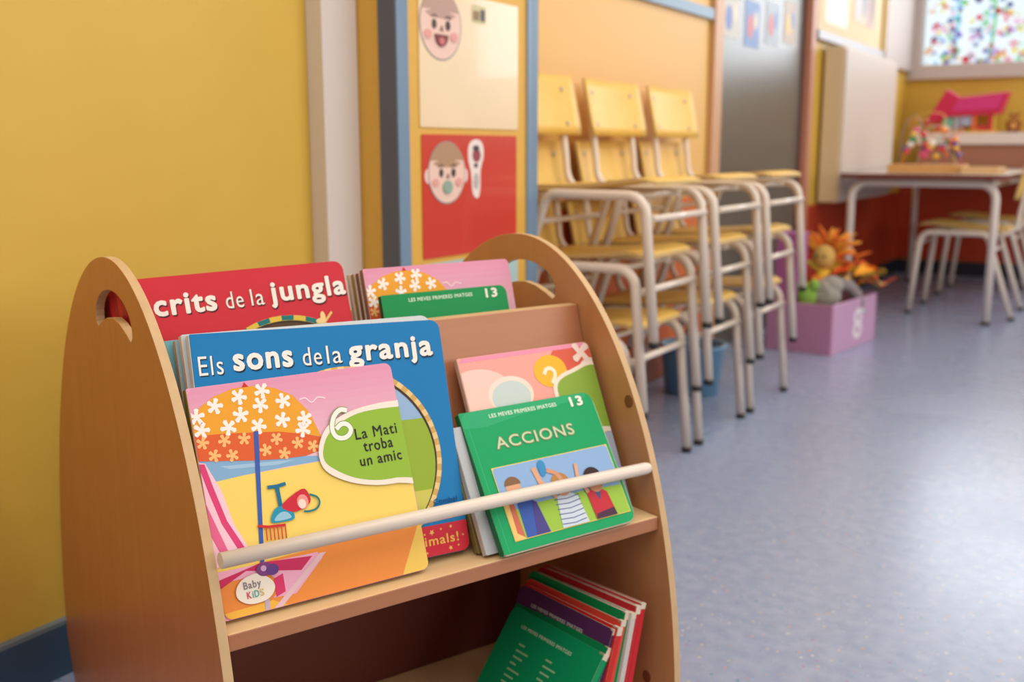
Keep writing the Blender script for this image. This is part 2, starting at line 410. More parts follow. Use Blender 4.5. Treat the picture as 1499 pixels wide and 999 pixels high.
# window with coloured stickers
wn = struct(bpy.data.objects.new('window_1', None)); COL.objects.link(wn); wn.location = (0, 6.85, 1.19)
b = MB(); b.box(-1.46, 2.25, -0.03, 0.06, 0.0, 0.075); b.box(WX2 + 0.001, 2.25, -0.05, 0.0, -0.012, 0.012)
b.build('window_sill', WHITEW, wn, bevel=0.003)
b = MB(); b.box(-1.46, -1.325, -0.03, 0.06, 0.075, 1.19); b.build('window_frame', WHITEW, wn, bevel=0.003)
b = MB(); b.box(-0.35, -0.27, -0.02, 0.05, 0.076, 1.18); b.box(0.9, 0.98, -0.02, 0.05, 0.076, 1.18); b.box(2.15, 2.25, -0.02, 0.05, 0.076, 1.18)
b.build('window_mullion', WHITEW, wn, bevel=0.003)
gm = bpy.data.materials.new('window_glass'); gm.use_nodes = True; nt = gm.node_tree; nt.nodes.clear()
out = nt.nodes.new('ShaderNodeOutputMaterial'); tb = nt.nodes.new('ShaderNodeBsdfTransparent'); tb.inputs[0].default_value = (0.86, 0.9, 0.92, 1)
gl = nt.nodes.new('ShaderNodeBsdfGlossy'); gl.inputs['Roughness'].default_value = 0.05; mx = nt.nodes.new('ShaderNodeMixShader'); mx.inputs[0].default_value = 0.06
nt.links.new(tb.outputs[0], mx.inputs[1]); nt.links.new(gl.outputs[0], mx.inputs[2]); nt.links.new(mx.outputs[0], out.inputs[0])
MB().box(-1.34, 2.15, 0.02, 0.026, 0.07, 1.19).build('window_pane', gm, wn)
def film(c):
    m = bpy.data.materials.new('coloured_film'); m.use_nodes = True; nt = m.node_tree; nt.nodes.clear()
    out = nt.nodes.new('ShaderNodeOutputMaterial'); t = nt.nodes.new('ShaderNodeBsdfTranslucent'); t.inputs[0].default_value = lin(c)
    p = nt.nodes.new('ShaderNodeBsdfTransparent'); p.inputs[0].default_value = lin(c); mx = nt.nodes.new('ShaderNodeMixShader'); mx.inputs[0].default_value = 0.75
    nt.links.new(t.outputs[0], mx.inputs[1]); nt.links.new(p.outputs[0], mx.inputs[2]); nt.links.new(mx.outputs[0], out.inputs[0]); return m
films = [film(c) for c in ((246, 160, 176), (150, 214, 160), (130, 140, 220), (255, 232, 140), (255, 186, 130), (206, 160, 230), (255, 206, 220), (110, 110, 160), (170, 220, 240), (250, 252, 250), (230, 80, 100))]
random.seed(11)
b = MB()
for i in range(1500):
    x = random.uniform(-1.30, 0.9); z = 0.085 + 1.05 * random.random() ** 1.7
    r_ = random.uniform(0.010, 0.028); k = random.choice([0, 1, 2, 3, 4, 5, 6, 6, 7, 8, 9, 9, 9, 9, 3, 10])
    y = 0.017 - 0.000012 * i
    pts = flower(x, z, r_, 5, random.random() * 3) if i % 2 else ell(x, z, r_ * .8, r_ * .7, 9)
    b.add([(a, y, q) for a, q in pts], [tuple(range(len(pts)))], k)
for i in range(9):   # green stalks
    x = -1.15 + i * 0.2
    p = stroke([(x, 0.1), (x + 0.02, 0.35), (x - 0.01, 0.6), (x + 0.03, 1.1)], 0.018); b.add([(a, 0.0185, q) for a, q in p], [tuple(range(len(p)))], 1 if i % 3 else 8)
tag(b.build('window_sticker', films, wn), 'coloured flower stickers covering the pane', kind='stuff')

# radiator
rd = empty('radiator', 'cream panel radiator on the left wall below the notice board', 'radiator', Matrix.Translation((WX2, 5.49, 0.515)) @ Matrix.Diagonal((1.08, 1.075, 1.065, 1)))
RC = mat((208, 194, 184), rough=0.5)
b = MB(); b.box(0.012, 0.098, -0.49, 0.50, 0.0, 0.665); b.build('body', mat((214, 192, 156), rough=0.45), rd, bevel=0.006)
b = MB(); b.box(0.098, 0.106, -0.485, 0.495, 0.006, 0.66); b.build('front_panel', RC, rd, bevel=0.003)
b = MB(); b.box(0.02, 0.09, -0.47, 0.48, 0.665, 0.672); b.build('grille', mat((200, 186, 170)), rd)

# posters on the pier
PX = -1.1895
def poster(name, label, y0, y1, z0, z1, c, cat='poster'):
    r = empty(name, label, cat, Matrix.Translation((PX, (y0 + y1) / 2, z0)), None)
    W_, H_ = y1 - y0, z1 - z0
    b = MB(); b.prism(rrect(W_, H_, 0.004, -W_ / 2, 0), lambda a, q, h: (h, a, q), 0, 0.0015); b.build('sheet', mat(c, rough=0.28, coat=0.3, vary=0.03, bscale=6), r)
    return r, W_, H_
def flat(parent, name, items, x0=0.0016):
    b = MB(); ms = []
    for i, (pts, c) in enumerate(items):
        m = mat(c, rough=0.5)
        if m not in ms: ms.append(m)
        b.prism(pts, lambda a, q, h: (h, a, q), x0, x0 + 0.0004 + 0.00025 * i, ms.index(m))
    return b.build(name, ms, parent)
def face(parent, cy, cz, s, hair, mouth, ears=False):
    sk = (236, 200, 184)
    it = [(ell(cy, cz, 0.068 * s, 0.066 * s), (150, 140, 138)), (ell(cy, cz, 0.065 * s, 0.063 * s), sk)]
    it.append((ell(cy, cz + 0.003, 0.066 * s, 0.061 * s, 24, 0.12 * PI, 0.88 * PI), hair))
    it.append(([(cy - 0.05 * s, cz + 0.02 * s), (cy - 0.02 * s, cz + 0.028 * s), (cy, cz + 0.05 * s), (cy + 0.022 * s, cz + 0.026 * s), (cy + 0.05 * s, cz + 0.02 * s), (cy + 0.03 * s, cz + 0.012 * s), (cy - 0.03 * s, cz + 0.012 * s)], hair))
    for d in (-1, 1):
        it.append((ell(cy + d * 0.022 * s, cz + 0.0 * s, 0.0075 * s, 0.009 * s, 12), (70, 50, 48)))
        it.append((ell(cy + d * 0.042 * s, cz - 0.02 * s, 0.012 * s, 0.009 * s, 12), (226, 160, 150)))
        it.append((stroke([(cy + d * 0.014 * s, cz + 0.014 * s), (cy + d * 0.022 * s, cz + 0.017 * s), (cy + d * 0.031 * s, cz + 0.013 * s)], 0.0025), (110, 80, 70)))
    it.append((stroke([(cy - 0.004 * s, cz - 0.008 * s), (cy + 0.004 * s, cz - 0.011 * s), (cy + 0.001 * s, cz - 0.002 * s)], 0.002), (150, 110, 100)))
    if mouth == 'smile':
        it.append((ell(cy, cz - 0.018 * s, 0.021 * s, 0.022 * s, 16, PI, 2 * PI), (120, 44, 48)))
        it.append((ell(cy, cz - 0.03 * s, 0.009 * s, 0.007 * s, 12), (206, 110, 110)))
    else: it.append((ell(cy, cz - 0.03 * s, 0.017 * s, 0.014 * s, 16), (140, 168, 150)))
    if ears:
        for d in (-1, 1): it.insert(0, (ell(cy + d * 0.066 * s, cz - 0.006 * s, 0.013 * s, 0.016 * s, 12), (238, 206, 196)))
    return flat(parent, 'drawn_face', it)
r, W_, H_ = poster('poster', 'cream poster with a laughing drawn face, hung above the red poster', 1.588, 1.935, 0.802, 1.055, (240, 216, 178))
face(r, -0.105, 0.19, 1.0, (186, 150, 136), 'smile')
flat(r, 'small_sticker', [(rrect(0.05, 0.034, 0.004, 0.0, 0.205), (206, 196, 150)), (rrect(0.022, 0.018, 0.003, 0.004, 0.21), (150, 120, 80)), (rrect(0.016, 0.022, 0.003, 0.03, 0.21), (90, 90, 96))])
r, W_, H_ = poster('poster', 'red poster with a drawn baby face and a footprint cutout', 1.592, 1.930, 0.553, 0.789, (206, 62, 50))
face(r, -0.09, 0.163, 0.92, (176, 138, 104), 'dummy', True)
foot = smooth_poly([(0.0, 0.12), (0.018, 0.11), (0.027, 0.13), (0.028, 0.165), (0.04, 0.195), (0.035, 0.22), (0.012, 0.228), (-0.012, 0.218), (-0.016, 0.19), (-0.006, 0.16)], 4)
flat(r, 'footprint_cutout', [(foot, (236, 222, 214)), (ell(0.014, 0.196, 0.015, 0.014, 14), (150, 60, 76)), (ell(0.012, 0.21, 0.012, 0.006, 12), (60, 50, 56)), (ell(0.011, 0.176, 0.007, 0.005, 12), (90, 70, 70)), (ell(0.012, 0.145, 0.009, 0.016, 12), (186, 176, 172))])
r, W_, H_ = poster('poster', 'pale blue poster hung below the red poster behind the bookcase', 1.592, 1.935, 0.32, 0.543, (170, 206, 206))

# ---------------------------------------------------------------- stacked chairs
CF = mat((228, 214, 200), rough=0.35, coat=0.3); CAP = mat((36, 32, 34), rough=0.6)
SEAT = wood((232, 188, 88), (242, 204, 106), (4, 60, 60), 0.5, 'yellow_ply', 0.0); SEATE = mat((206, 172, 112), rough=0.6)
def arcpts(c, r, a0, a1, n=6): return [(c[0] + r * math.cos(a0 + (a1 - a0) * i / n), c[1] + r * math.sin(a0 + (a1 - a0) * i / n)) for i in range(n + 1)]
def make_chair(mtx, label, group):
    t = empty('school_chair', label, 'chair', mtx, group)
    for s in (-1, 1):
        y = s * 0.16
        p = [(0.385, y, 0.012)]
        p += [(a, y, q) for a, q in arcpts((0.315, 0.290), 0.045, 0.0, PI / 2, 7)]
        p += [(a, y, q) for a, q in arcpts((0.135, 0.300), 0.035, PI / 2, PI * 0.93, 5)]
        p += [(0.003, y, 0.012)]
        b = MB(); b.tube(p, 0.0116, 10); b.build('side_frame', CF, t)
        for (fx, fz) in ((0.3855, 0), (0.0, 0)):
            b = MB(); b.lathe([(0.0, 0.0), (0.0125, 0.0), (0.0125, 0.014), (0.0, 0.0145)], (fx, y, 0), 12); b.build('foot_cap', CAP, t)
        yy = s * 0.118
        p = [(-0.022, yy, 0.60), (-0.008, yy, 0.50), (0.004, yy, 0.42)] + [(a, yy, q) for a, q in arcpts((0.062, 0.388), 0.055, PI, 1.5 * PI, 6)] + [(0.32, yy, 0.333)]
        b = MB(); b.tube(p, 0.0095, 10); b.build('back_tube', CF, t)
    b = MB(); b.tube([(0.371, -0.155, 0.285), (0.371, 0.155, 0.285)], 0.008, 10); b.build('crossbar', CF, t)
    b = MB(); b.tube([(0.085, -0.155, 0.27), (0.085, 0.155, 0.27)], 0.007, 10); b.build('crossbar', CF, t)
    b = MB(); b.tube([(0.30, -0.155, 0.331), (0.30, 0.155, 0.331)], 0.007, 8); b.build('crossbar', CF, t)
    # seat: shaped ply, dipping in the middle, rolled front lip
    b = MB(); nx, ny = 12, 8; vs = []
    for k in (0, 1):
        for i in range(nx + 1):
            x = 0.035 + 0.345 * i / nx
            for j in range(ny + 1):
                yy = -0.138 + 0.276 * j / ny
                e = 0.012 if i in (0, nx) and j in (0, ny) else 0.0
                z = 0.3455 + 0.019 * min(1, max(0, (x - 0.12) / 0.2)) ** 1.5 - 0.004 * (1 - (yy / 0.145) ** 2) * (x < 0.3) - 0.008 * max(0, (i - 9) / 3) ** 2
                vs.append((x - (e if i == nx else -e), yy - math.copysign(e, yy) if e else yy, z + (0.009 if k else 0)))
    n1 = (nx + 1) * (ny + 1); idx = lambda i, j, k=0: k * n1 + i * (ny + 1) + j
    fs = []
    for i in range(nx):
        for j in range(ny):
            fs.append((idx(i, j), idx(i, j + 1), idx(i + 1, j + 1), idx(i + 1, j))); fs.append((idx(i, j, 1), idx(i + 1, j, 1), idx(i + 1, j + 1, 1), idx(i, j + 1, 1)))
    b.add(vs, fs, 0, True)
    sd = []
    for i in range(nx): sd += [(idx(i, 0), idx(i + 1, 0), idx(i + 1, 0, 1), idx(i, 0, 1)), (idx(i, ny), idx(i, ny, 1), idx(i + 1, ny, 1), idx(i + 1, ny))]
    for j in range(ny): sd += [(idx(0, j), idx(0, j, 1), idx(0, j + 1, 1), idx(0, j + 1)), (idx(nx, j), idx(nx, j + 1), idx(nx, j + 1, 1), idx(nx, j, 1))]
    k0 = 0
    for f in sd: b.f.append(list(f)); b.m.append(1); b.sm.append(False)
    b.build('seat', [SEAT, SEATE], t)
    # backrest: gently curved panel
    prof = rrect(0.335, 0.148, 0.018, -0.1675, 0.472, 4)
    b = MB(); vs = []; n = 14; vs = []; fs = []
    rows = 6
    for k in (0, 1):
        for j in range(rows + 1):
            z = 0.472 + 0.148 * j / rows
            inset = 0.005 if j in (0, rows) else 0
            for i in range(n + 1):
                yy = (-0.1675 + inset) + (0.335 - 2 * inset) * i / n
                x = 0.006 - 0.22 * (z - 0.47) - 0.022 * (1 - (yy / 0.1675) ** 2) * 0.9 + 0.012
                vs.append((x + (0.008 if k else 0), yy, z))
    n1 = (rows + 1) * (n + 1); idx = lambda j, i, k=0: k * n1 + j * (n + 1) + i
    for j in range(rows):
        for i in range(n): fs += [(idx(j, i), idx(j, i + 1), idx(j + 1, i + 1), idx(j + 1, i)), (idx(j, i, 1), idx(j + 1, i, 1), idx(j + 1, i + 1, 1), idx(j, i + 1, 1))]
    b.add(vs, fs, 0, True)
    sd = []
    for j in range(rows): sd += [(idx(j, 0), idx(j + 1, 0), idx(j + 1, 0, 1), idx(j, 0, 1)), (idx(j, n), idx(j, n, 1), idx(j + 1, n, 1), idx(j + 1, n))]
    for i in range(n): sd += [(idx(0, i), idx(0, i, 1), idx(0, i + 1, 1), idx(0, i + 1)), (idx(rows, i), idx(rows, i + 1), idx(rows, i + 1, 1), idx(rows, i, 1))]
    for f in sd: b.f.append(list(f)); b.m.append(1); b.sm.append(False)
    bk = b.build('backrest', [SEAT, SEATE], t)
    for s in (-1, 1):
        for z in (0.50, 0.585):
            yy = s * 0.118; x = 0.006 - 0.22 * (z - 0.47) - 0.022 * (1 - (yy / 0.1675) ** 2) * 0.9 + 0.020
            b = MB(); b.ball((x, yy, z), 0.003, 0.007, 0.007, 0, 10, 6); b.build('bolt', mat((170, 165, 160), rough=0.3, metal=0.6), bk)
    return t
proto = None
where = ['stack nearest the bookcase', 'middle stack', 'stack nearest the door']
lev = ['bottom', 'second', 'top']
for si, yc in enumerate((2.25, 2.652, 3.052)):
    for k in range(3):
        M = Matrix.Translation((-1.358 + 0.022 * k, yc, 0.163 * k))
        lab = 'yellow ply school chair, %s one in the %s' % (lev[k], where[si])
        if proto is None: proto = make_chair(M, lab, 'stacked school chairs along the wall')
        else: dup(proto, M, lab, 'stacked school chairs along the wall')
SC = 1.15
for k, (yc, lab) in enumerate(((5.30, 'yellow school chair tucked under the table end, nearer the camera'), (6.06, 'yellow school chair under the table, farther back beside the first'))):
    M = Matrix.Translation((-0.53, yc - 0.0, 0)) @ Matrix.Rotation(PI, 4, 'Z') @ Matrix.Scale(SC, 4)
    dup(proto, M, lab, 'school chairs at the play table')

# ---------------------------------------------------------------- table
tb_ = empty('play_table', 'low table with grey top and rounded white tube legs', 'table', Matrix.Translation((-1.265, 4.86, 0)))
b = MB(); b.prism(rrect(0.70, 1.60, 0.03), lambda a, q, h: (a, q, h), 0.633, 0.655, 0, 1)
b.build('tabletop', [mat((206, 192, 176), rough=0.3), mat((116, 56, 48), rough=0.5)], tb_)
LEGM = mat((230, 218, 210), rough=0.35, coat=0.3)
for (yy, nm) in ((0.07, 'front'), (1.53, 'rear')):
    p = [(0.045, yy, 0.012)] + [(a, yy, q) for a, q in arcpts((0.115, 0.545), 0.07, PI, PI / 2, 6)] + [(a, yy, q) for a, q in arcpts((0.585, 0.545), 0.07, PI / 2, 0, 6)] + [(0.655, yy, 0.012)]
    b = MB(); b.tube(p, 0.0175, 12); b.build('leg_frame', LEGM, tb_)
    for x in (0.045, 0.655):
        b = MB(); b.lathe([(0, 0), (0.02, 0), (0.02, 0.014), (0, 0.015)], (x, yy, 0), 12); b.build('foot_cap', CAP, tb_)
b = MB(); b.box(0.06, 0.075, 0.1, 1.5, 0.60, 0.632); b.box(0.625, 0.64, 0.1, 1.5, 0.60, 0.632); b.build('apron', LEGM, tb_)


# ---------------------------------------------------------------- toys on the table and the far shelf
bm_ = empty('bead_maze', 'wooden tray toy with looping wires of coloured beads on the table', 'toy', Matrix.Translation((-0.945, 5.22, 0.655)))
b = MB(); b.box(-0.16, 0.155, -0.13, 0.13, 0, 0.038); b.build('base', wood((206, 150, 84), (222, 170, 104), (3, 50, 50), 0.45, 'pine'), bm_, bevel=0.004)
BC = [(226, 40, 44), (240, 190, 40), (40, 60, 150), (40, 140, 80), (220, 60, 120), (240, 236, 226), (250, 150, 40), (90, 60, 150)]
random.seed(7)
wires = [((-0.12, -0.08), (-0.03, 0.02), 0.21, (226, 120, 40)), ((-0.06, -0.09), (0.09, -0.06), 0.15, (200, 40, 60)), ((-0.09, 0.05), (0.05, 0.08), 0.18, (230, 226, 220)),
         ((-0.02, -0.05), (0.07, 0.05), 0.13, (60, 160, 170)), ((-0.14, 0.0), (0.06, -0.02), 0.24, (236, 190, 60)), ((0.0, 0.09), (0.09, -0.1), 0.17, (226, 90, 140))]
for (p0, p1, h, c) in wires:
    pts = []
    for i in range(25):
        t = i / 24; wv = 0.018 * math.sin(t * 4 * PI)
        pts.append(((p0[0] + (p1[0] - p0[0]) * t + wv) * 1.25 + 0.045, p0[1] + (p1[1] - p0[1]) * t + wv * .6, 0.036 + h * math.sin(PI * t) ** 0.6))
    b = MB(); b.tube(pts, 0.0022, 6); wo = b.build('wire', mat(c, rough=0.3, coat=0.5), bm_)
    for q in (1, 2, 3, 4, 20, 21, 22, 23):
        if random.random() < 0.85:
            b = MB(); r_ = random.uniform(0.013, 0.019); b.ball(pts[q], r_, r_, r_ * 0.9, 0, 10, 7); b.build('bead', mat(random.choice(BC), rough=0.25, coat=0.5), wo)
pts = [(-0.15 + 0.045 * math.sin(t * .1), 0.08, 0.04) for t in (0,)]
b = MB(); b.tube([(-0.15, 0.06, 0.036), (-0.145, 0.06, 0.16), (-0.12, 0.06, 0.245), (-0.09, 0.06, 0.27), (-0.06, 0.06, 0.24), (-0.05, 0.06, 0.15), (-0.05, 0.06, 0.036)], 0.0022, 6)
b.build('wire', mat((170, 168, 180), rough=0.3, metal=0.4), bm_)
# pale wooden tray beside it
tr = empty('wooden_tray', 'pale wooden tray lying right of the bead maze on the table', 'tray', Matrix.Translation((-0.70, 5.17, 0.655)))
b = MB(); b.box(-0.07, 0.07, -0.12, 0.12, 0, 0.008); b.build('tray_bottom', mat((226, 200, 164)), tr)
b = MB(); b.box(-0.078, -0.07, -0.128, 0.128, 0, 0.028); b.box(0.07, 0.078, -0.128, 0.128, 0, 0.028); b.box(-0.07, 0.07, -0.128, -0.12, 0, 0.028); b.box(-0.07, 0.07, 0.12, 0.128, 0, 0.028)
b.build('tray_rim', mat((222, 182, 130)), tr, bevel=0.002)

sh = empty('wall_shelf', 'white topped shelf with brown front under the window', 'shelf', Matrix.Translation((0, 6.837, 0.655)))
b = MB(); b.box(-1.25, 2.2, -0.36, 0.0, 0.135, 0.20); b.build('shelf_top', mat((226, 214, 212), rough=0.4), sh, bevel=0.004)
b = MB(); b.box(-1.24, 2.19, -0.33, -0.31, 0.0, 0.134); b.build('front_board', mat((166, 112, 90), rough=0.5), sh)
b = MB(); b.box(-1.24, -1.22, -0.309, 0.0, 0.0, 0.134); b.build('bracket', mat((166, 112, 90), rough=0.5), sh)

dh = empty('dollhouse', 'toy house with a crimson pink roof on the shelf under the window', 'toy', Matrix.Translation((-1.012, 6.64, 0.856)) @ Matrix.Scale(1.054, 4))
b = MB(); b.box(-0.16, 0.16, -0.08, 0.09, 0, 0.012); b.build('base', mat((230, 180, 60)), dh)
b = MB(); b.box(-0.14, -0.13, -0.06, 0.08, 0.012, 0.10); b.box(0.13, 0.14, -0.06, 0.08, 0.012, 0.10); b.box(-0.14, 0.14, 0.07, 0.08, 0.012, 0.10); b.build('wall', mat((236, 206, 90)), dh)
for x, c in ((-0.135, (200, 40, 50)), (-0.04, (170, 190, 210)), (0.05, (226, 110, 60)), (0.13, (200, 40, 50))):
    b = MB(); b.box(x - 0.012, x + 0.012, -0.075, -0.06, 0.012, 0.105); b.build('post', mat(c), dh)
b = MB(); b.box(-0.11, -0.06, -0.066, -0.06, 0.012, 0.09); b.build('door', mat((130, 200, 180)), dh)
b = MB(); b.box(-0.02, 0.035, -0.066, -0.06, 0.04, 0.09); b.build('window', mat((176, 190, 226)), dh)
b = MB(); b.box(0.065, 0.115, -0.066, -0.06, 0.012, 0.04); b.build('bench', mat((206, 40, 56)), dh)
b = MB(); R_ = [(-0.21, -0.10, 0.04), (-0.10, -0.09, 0.235), (-0.03, -0.09, 0.19), (0.215, -0.09, 0.215), (0.18, -0.10, 0.10), (-0.09, -0.10, 0.085)]
for (y0, y1) in ((-0.10, 0.10),):
    prof = [(x, z) for x, _, z in R_]
b.prism(prof, lambda a, q, h: (a, h, q), -0.092, 0.02, 0)
b.build('roof', mat((206, 30, 84), rough=0.4), dh, bevel=0.006)
b = MB(); b.prism([(-0.03, 0.185), (0.19, 0.20), (0.165, 0.125), (-0.07, 0.115)], lambda a, q, h: (a, h, q), -0.098, -0.0925, 0); b.build('roof_panel', mat((214, 52, 130), rough=0.4), dh)

td = empty('plush_bear', 'small brown bear figure on the shelf right of the toy house', 'toy', Matrix.Translation((-0.765, 6.67, 0.856)) @ Matrix.Scale(1.054, 4))
BRN = mat((150, 84, 40), rough=0.9); TAN = mat((216, 160, 90), rough=0.9)
b = MB(); b.ball((0, 0, 0.035), 0.028, 0.025, 0.034); b.ball((0, 0, 0.082), 0.022, 0.02, 0.02, 0); b.ball((-0.024, -0.012, 0.012), 0.013, 0.02, 0.012); b.ball((0.024, -0.012, 0.012), 0.013, 0.02, 0.012)
b.ball((-0.03, 0, 0.045), 0.01, 0.01, 0.022); b.ball((0.03, 0, 0.045), 0.01, 0.01, 0.022); b.ball((-0.018, 0, 0.1), 0.008); b.ball((0.018, 0, 0.1), 0.008); b.build('body', BRN, td)
b = MB(); b.ball((0, -0.019, 0.076), 0.010, 0.008, 0.008); b.ball((0, -0.02, 0.036), 0.017, 0.009, 0.02); b.build('belly_patch', TAN, td)

# ---------------------------------------------------------------- lilac toy box with its toys
ang = math.radians(-7)
bx = empty('toy_box', 'lilac open toy box with a white 8 on its end, before the door', 'box', Matrix.Translation((-1.0, 3.862, 0)) @ Matrix.Rotation(ang, 4, 'Z'))
LIL = mat((180, 128, 164), rough=0.5); LIL2 = mat((182, 120, 160), rough=0.5)
def panel(name, x0, x1, y0, y1, z0, z1, m): b = MB(); b.box(x0, x1, y0, y1, z0, z1); return b.build(name, m, bx, bevel=0.002)
panel('side_panel', -0.262, 0, 0, 0.012, 0, 0.19, LIL); panel('side_panel', -0.262, 0, 0.448, 0.46, 0, 0.19, LIL)
panel('end_panel', -0.012, 0, 0.0125, 0.4475, 0, 0.19, mat((196, 154, 190), rough=0.5)); panel('end_panel', -0.262, -0.25, 0.0125, 0.4475, 0, 0.19, LIL2); panel('bottom_panel', -0.249, -0.013, 0.013, 0.447, 0, 0.01, LIL2)
vs, fs = text_mesh('8', 0.02)
b = MB(); cx = (min(a for a, q in vs) + max(a for a, q in vs)) / 2
b.add([(0.0008, 0.26 + (a - cx) * 0.2, 0.035 + q * 0.165) for a, q in vs], fs); b.build('number', mat((232, 222, 232)), bx)
BXM = Matrix.Translation((-1.0, 3.862, 0)) @ Matrix.Rotation(ang, 4, 'Z')
def inbox(x, y, z, rz=0): return BXM @ Matrix.Translation((x, y, z)) @ Matrix.Rotation(rz, 4, 'Z')
# purple crate standing up behind
o = empty('purple_crate', 'deep purple carton standing upright in the left corner of the lilac box', 'box', inbox(-0.20, 0.06, 0.012))
b = MB(); b.box(-0.045, 0.045, -0.04, 0.05, 0, 0.43); b.build('body', mat((164, 92, 146), rough=0.5), o, bevel=0.004)
b = MB(); b.box(-0.047, 0.047, -0.042, 0.052, 0.431, 0.438); b.build('lid', mat((176, 104, 164), rough=0.5), o, bevel=0.002)
# green soft frog shape and red block: plain toys
o = empty('green_toy', 'bright green soft toy leaning over the left rim of the lilac box', 'toy', inbox(-0.125, 0.05, 0.14))
b = MB(); b.ball((0, 0, 0.07), 0.04, 0.03, 0.05); b.ball((-0.035, -0.005, 0.11), 0.02, 0.018, 0.03); b.ball((0.03, -0.005, 0.115), 0.02, 0.018, 0.025); b.tube([(0, 0, -0.1), (0, 0, 0.05)], [0.022, 0.03], 10)
b.build('body', mat((130, 176, 70), rough=0.8), o)
o = MB().box(-0.03, 0.03, -0.02, 0.02, 0, 0.15).build('red_block', mat((206, 34, 50), rough=0.5), None, 0.004, inbox(-0.06, 0.04, 0.012)); tag(o, 'red toy block standing in the lilac box beside the green toy', 'toy')
# grey elephant-like plush
o = empty('grey_plush', 'grey plush animal slumped over the near corner of the lilac box', 'toy', inbox(-0.115, 0.17, 0.14))
GP = mat((150, 146, 138), rough=0.95, sheen=0.4, bump=0.3, bscale=300)
b = MB(); b.ball((0, 0, 0.06), 0.075, 0.07, 0.06, 0, 16, 10); b.ball((0.03, 0.02, 0.10), 0.045, 0.05, 0.04, 0, 14, 8); b.ball((-0.02, 0, -0.03), 0.07, 0.06, 0.06, 0, 14, 8); b.build('body', GP, o)
b = MB(); b.tube([(0.035, 0.06, 0.10), (0.07, 0.10, 0.095), (0.095, 0.12, 0.06), (0.10, 0.13, 0.02)], [0.03, 0.026, 0.022, 0.02], 12); b.ball((0.10, 0.13, 0.015), 0.021); b.build('trunk', mat((140, 132, 134), rough=0.95), o)
b = MB(); b.ball((0.102, 0.132, -0.004), 0.022, 0.022, 0.018); b.build('trunk_tip', mat((186, 200, 206), rough=0.9), o)
b = MB(); b.ball((0.02, -0.05, 0.09), 0.035, 0.012, 0.04); b.build('ear', mat((164, 160, 152), rough=0.95), o)
# rag doll with orange hair
o = empty('rag_doll', 'rag doll with a tan face and orange strand hair in the lilac box', 'toy', inbox(-0.165, 0.30, 0.09))
b = MB(); b.ball((0, 0, 0.245), 0.045, 0.04, 0.052, 0, 16, 10); b.build('head', mat((206, 168, 92), rough=0.9), o)
b = MB(); b.tube([(0, 0, -0.085), (0, 0, 0.1), (0, 0, 0.2)], [0.05, 0.05, 0.025], 12); b.tube([(0, 0, 0.15), (0.07, -0.01, 0.14), (0.11, 0, 0.17)], [0.02, 0.017, 0.015], 8); b.tube([(0, 0, 0.15), (-0.07, -0.01, 0.13), (-0.10, 0, 0.16)], [0.02, 0.017, 0.015], 8)
b.build('body', mat((236, 186, 60), rough=0.9), o)
random.seed(3)
b = MB()
for i in range(46):
    a = random.uniform(0, 2 * PI); e = random.uniform(-0.1, 1.2); r0 = Vector((math.cos(a) * math.cos(e) * 0.042, 0.018 + abs(math.sin(a)) * math.cos(e) * 0.03, 0.25 + math.sin(e) * 0.05))
    d = Vector((math.cos(a) * 1.1, 0.1, 0.5 * math.sin(e) + 0.25)).normalized(); L = random.uniform(0.05, 0.11)
    b.tube([r0, r0 + d * L * .5 + Vector((0, 0, .01)), r0 + d * L + Vector((0, 0, -0.01))], [0.006, 0.006, 0.003], 6, i % 2)
tag(b.build('hair', [mat((238, 120, 40), rough=0.9), mat((246, 166, 60), rough=0.9)], o), None, kind='stuff')
b = MB(); b.ball((0.016, -0.038, 0.255), 0.005); b.ball((-0.016, -0.038, 0.255), 0.005); b.build('eyes', mat((40, 30, 30)), o)
# leaf garland
o = empty('leaf_garland', 'garland of orange and yellow cloth leaves spilling over the box end', 'garland', inbox(-0.075, 0.37, 0.18))
b = MB(); b.tube([(-0.1, -0.12, 0.02), (-0.03, -0.03, 0.07), (0.04, 0.03, 0.08), (0.1, 0.05, 0.04)], 0.008, 8); b.build('cord', mat((120, 90, 50), rough=0.9), o)
LC = [(246, 130, 40), (250, 176, 50), (236, 206, 70), (250, 190, 120), (200, 176, 60), (240, 96, 40)]
for i in range(46):
    t = random.random(); c = Vector((-0.1 + 0.21 * t, -0.12 + 0.18 * t, 0.05 + 0.045 * math.sin(PI * t))) + Vector((random.uniform(-.05, .05), random.uniform(-.06, .06), random.uniform(-.03, .05)))
    lf = MB(); L = random.uniform(0.055, 0.09); W2 = L * 0.34; n = 6; vs = []
    for j in range(n + 1):
        q = j / n; ww = W2 * math.sin(PI * min(1, q * 1.02 + .03)) ** .7 if 0 < j < n else 0.001; zz = -0.25 * L * q * q
        vs += [(q * L, -ww, zz + ww * .35), (q * L, 0, zz), (q * L, ww, zz + ww * .35)]
    up = [(x, y, z + 0.0016) for x, y, z in vs]; N = len(vs); fs = []
    for j in range(n):
        for k in (0, 1):
            a = j * 3 + k; fs.append((a, a + 1, a + 4, a + 3)); fs.append((N + a, N + a + 3, N + a + 4, N + a + 1))
    lf.add(vs + up, fs, 0, True)
    M = Matrix.Translation(c) @ Matrix.Rotation(random.uniform(0, 2 * PI), 4, 'Z') @ Matrix.Rotation(random.uniform(-1.1, 0.4), 4, 'Y') @ Matrix.Rotation(random.uniform(-.5, .5), 4, 'X')
    lf.build('leaf', mat(random.choice(LC), rough=0.8), o, mtx=M, recalc=False)
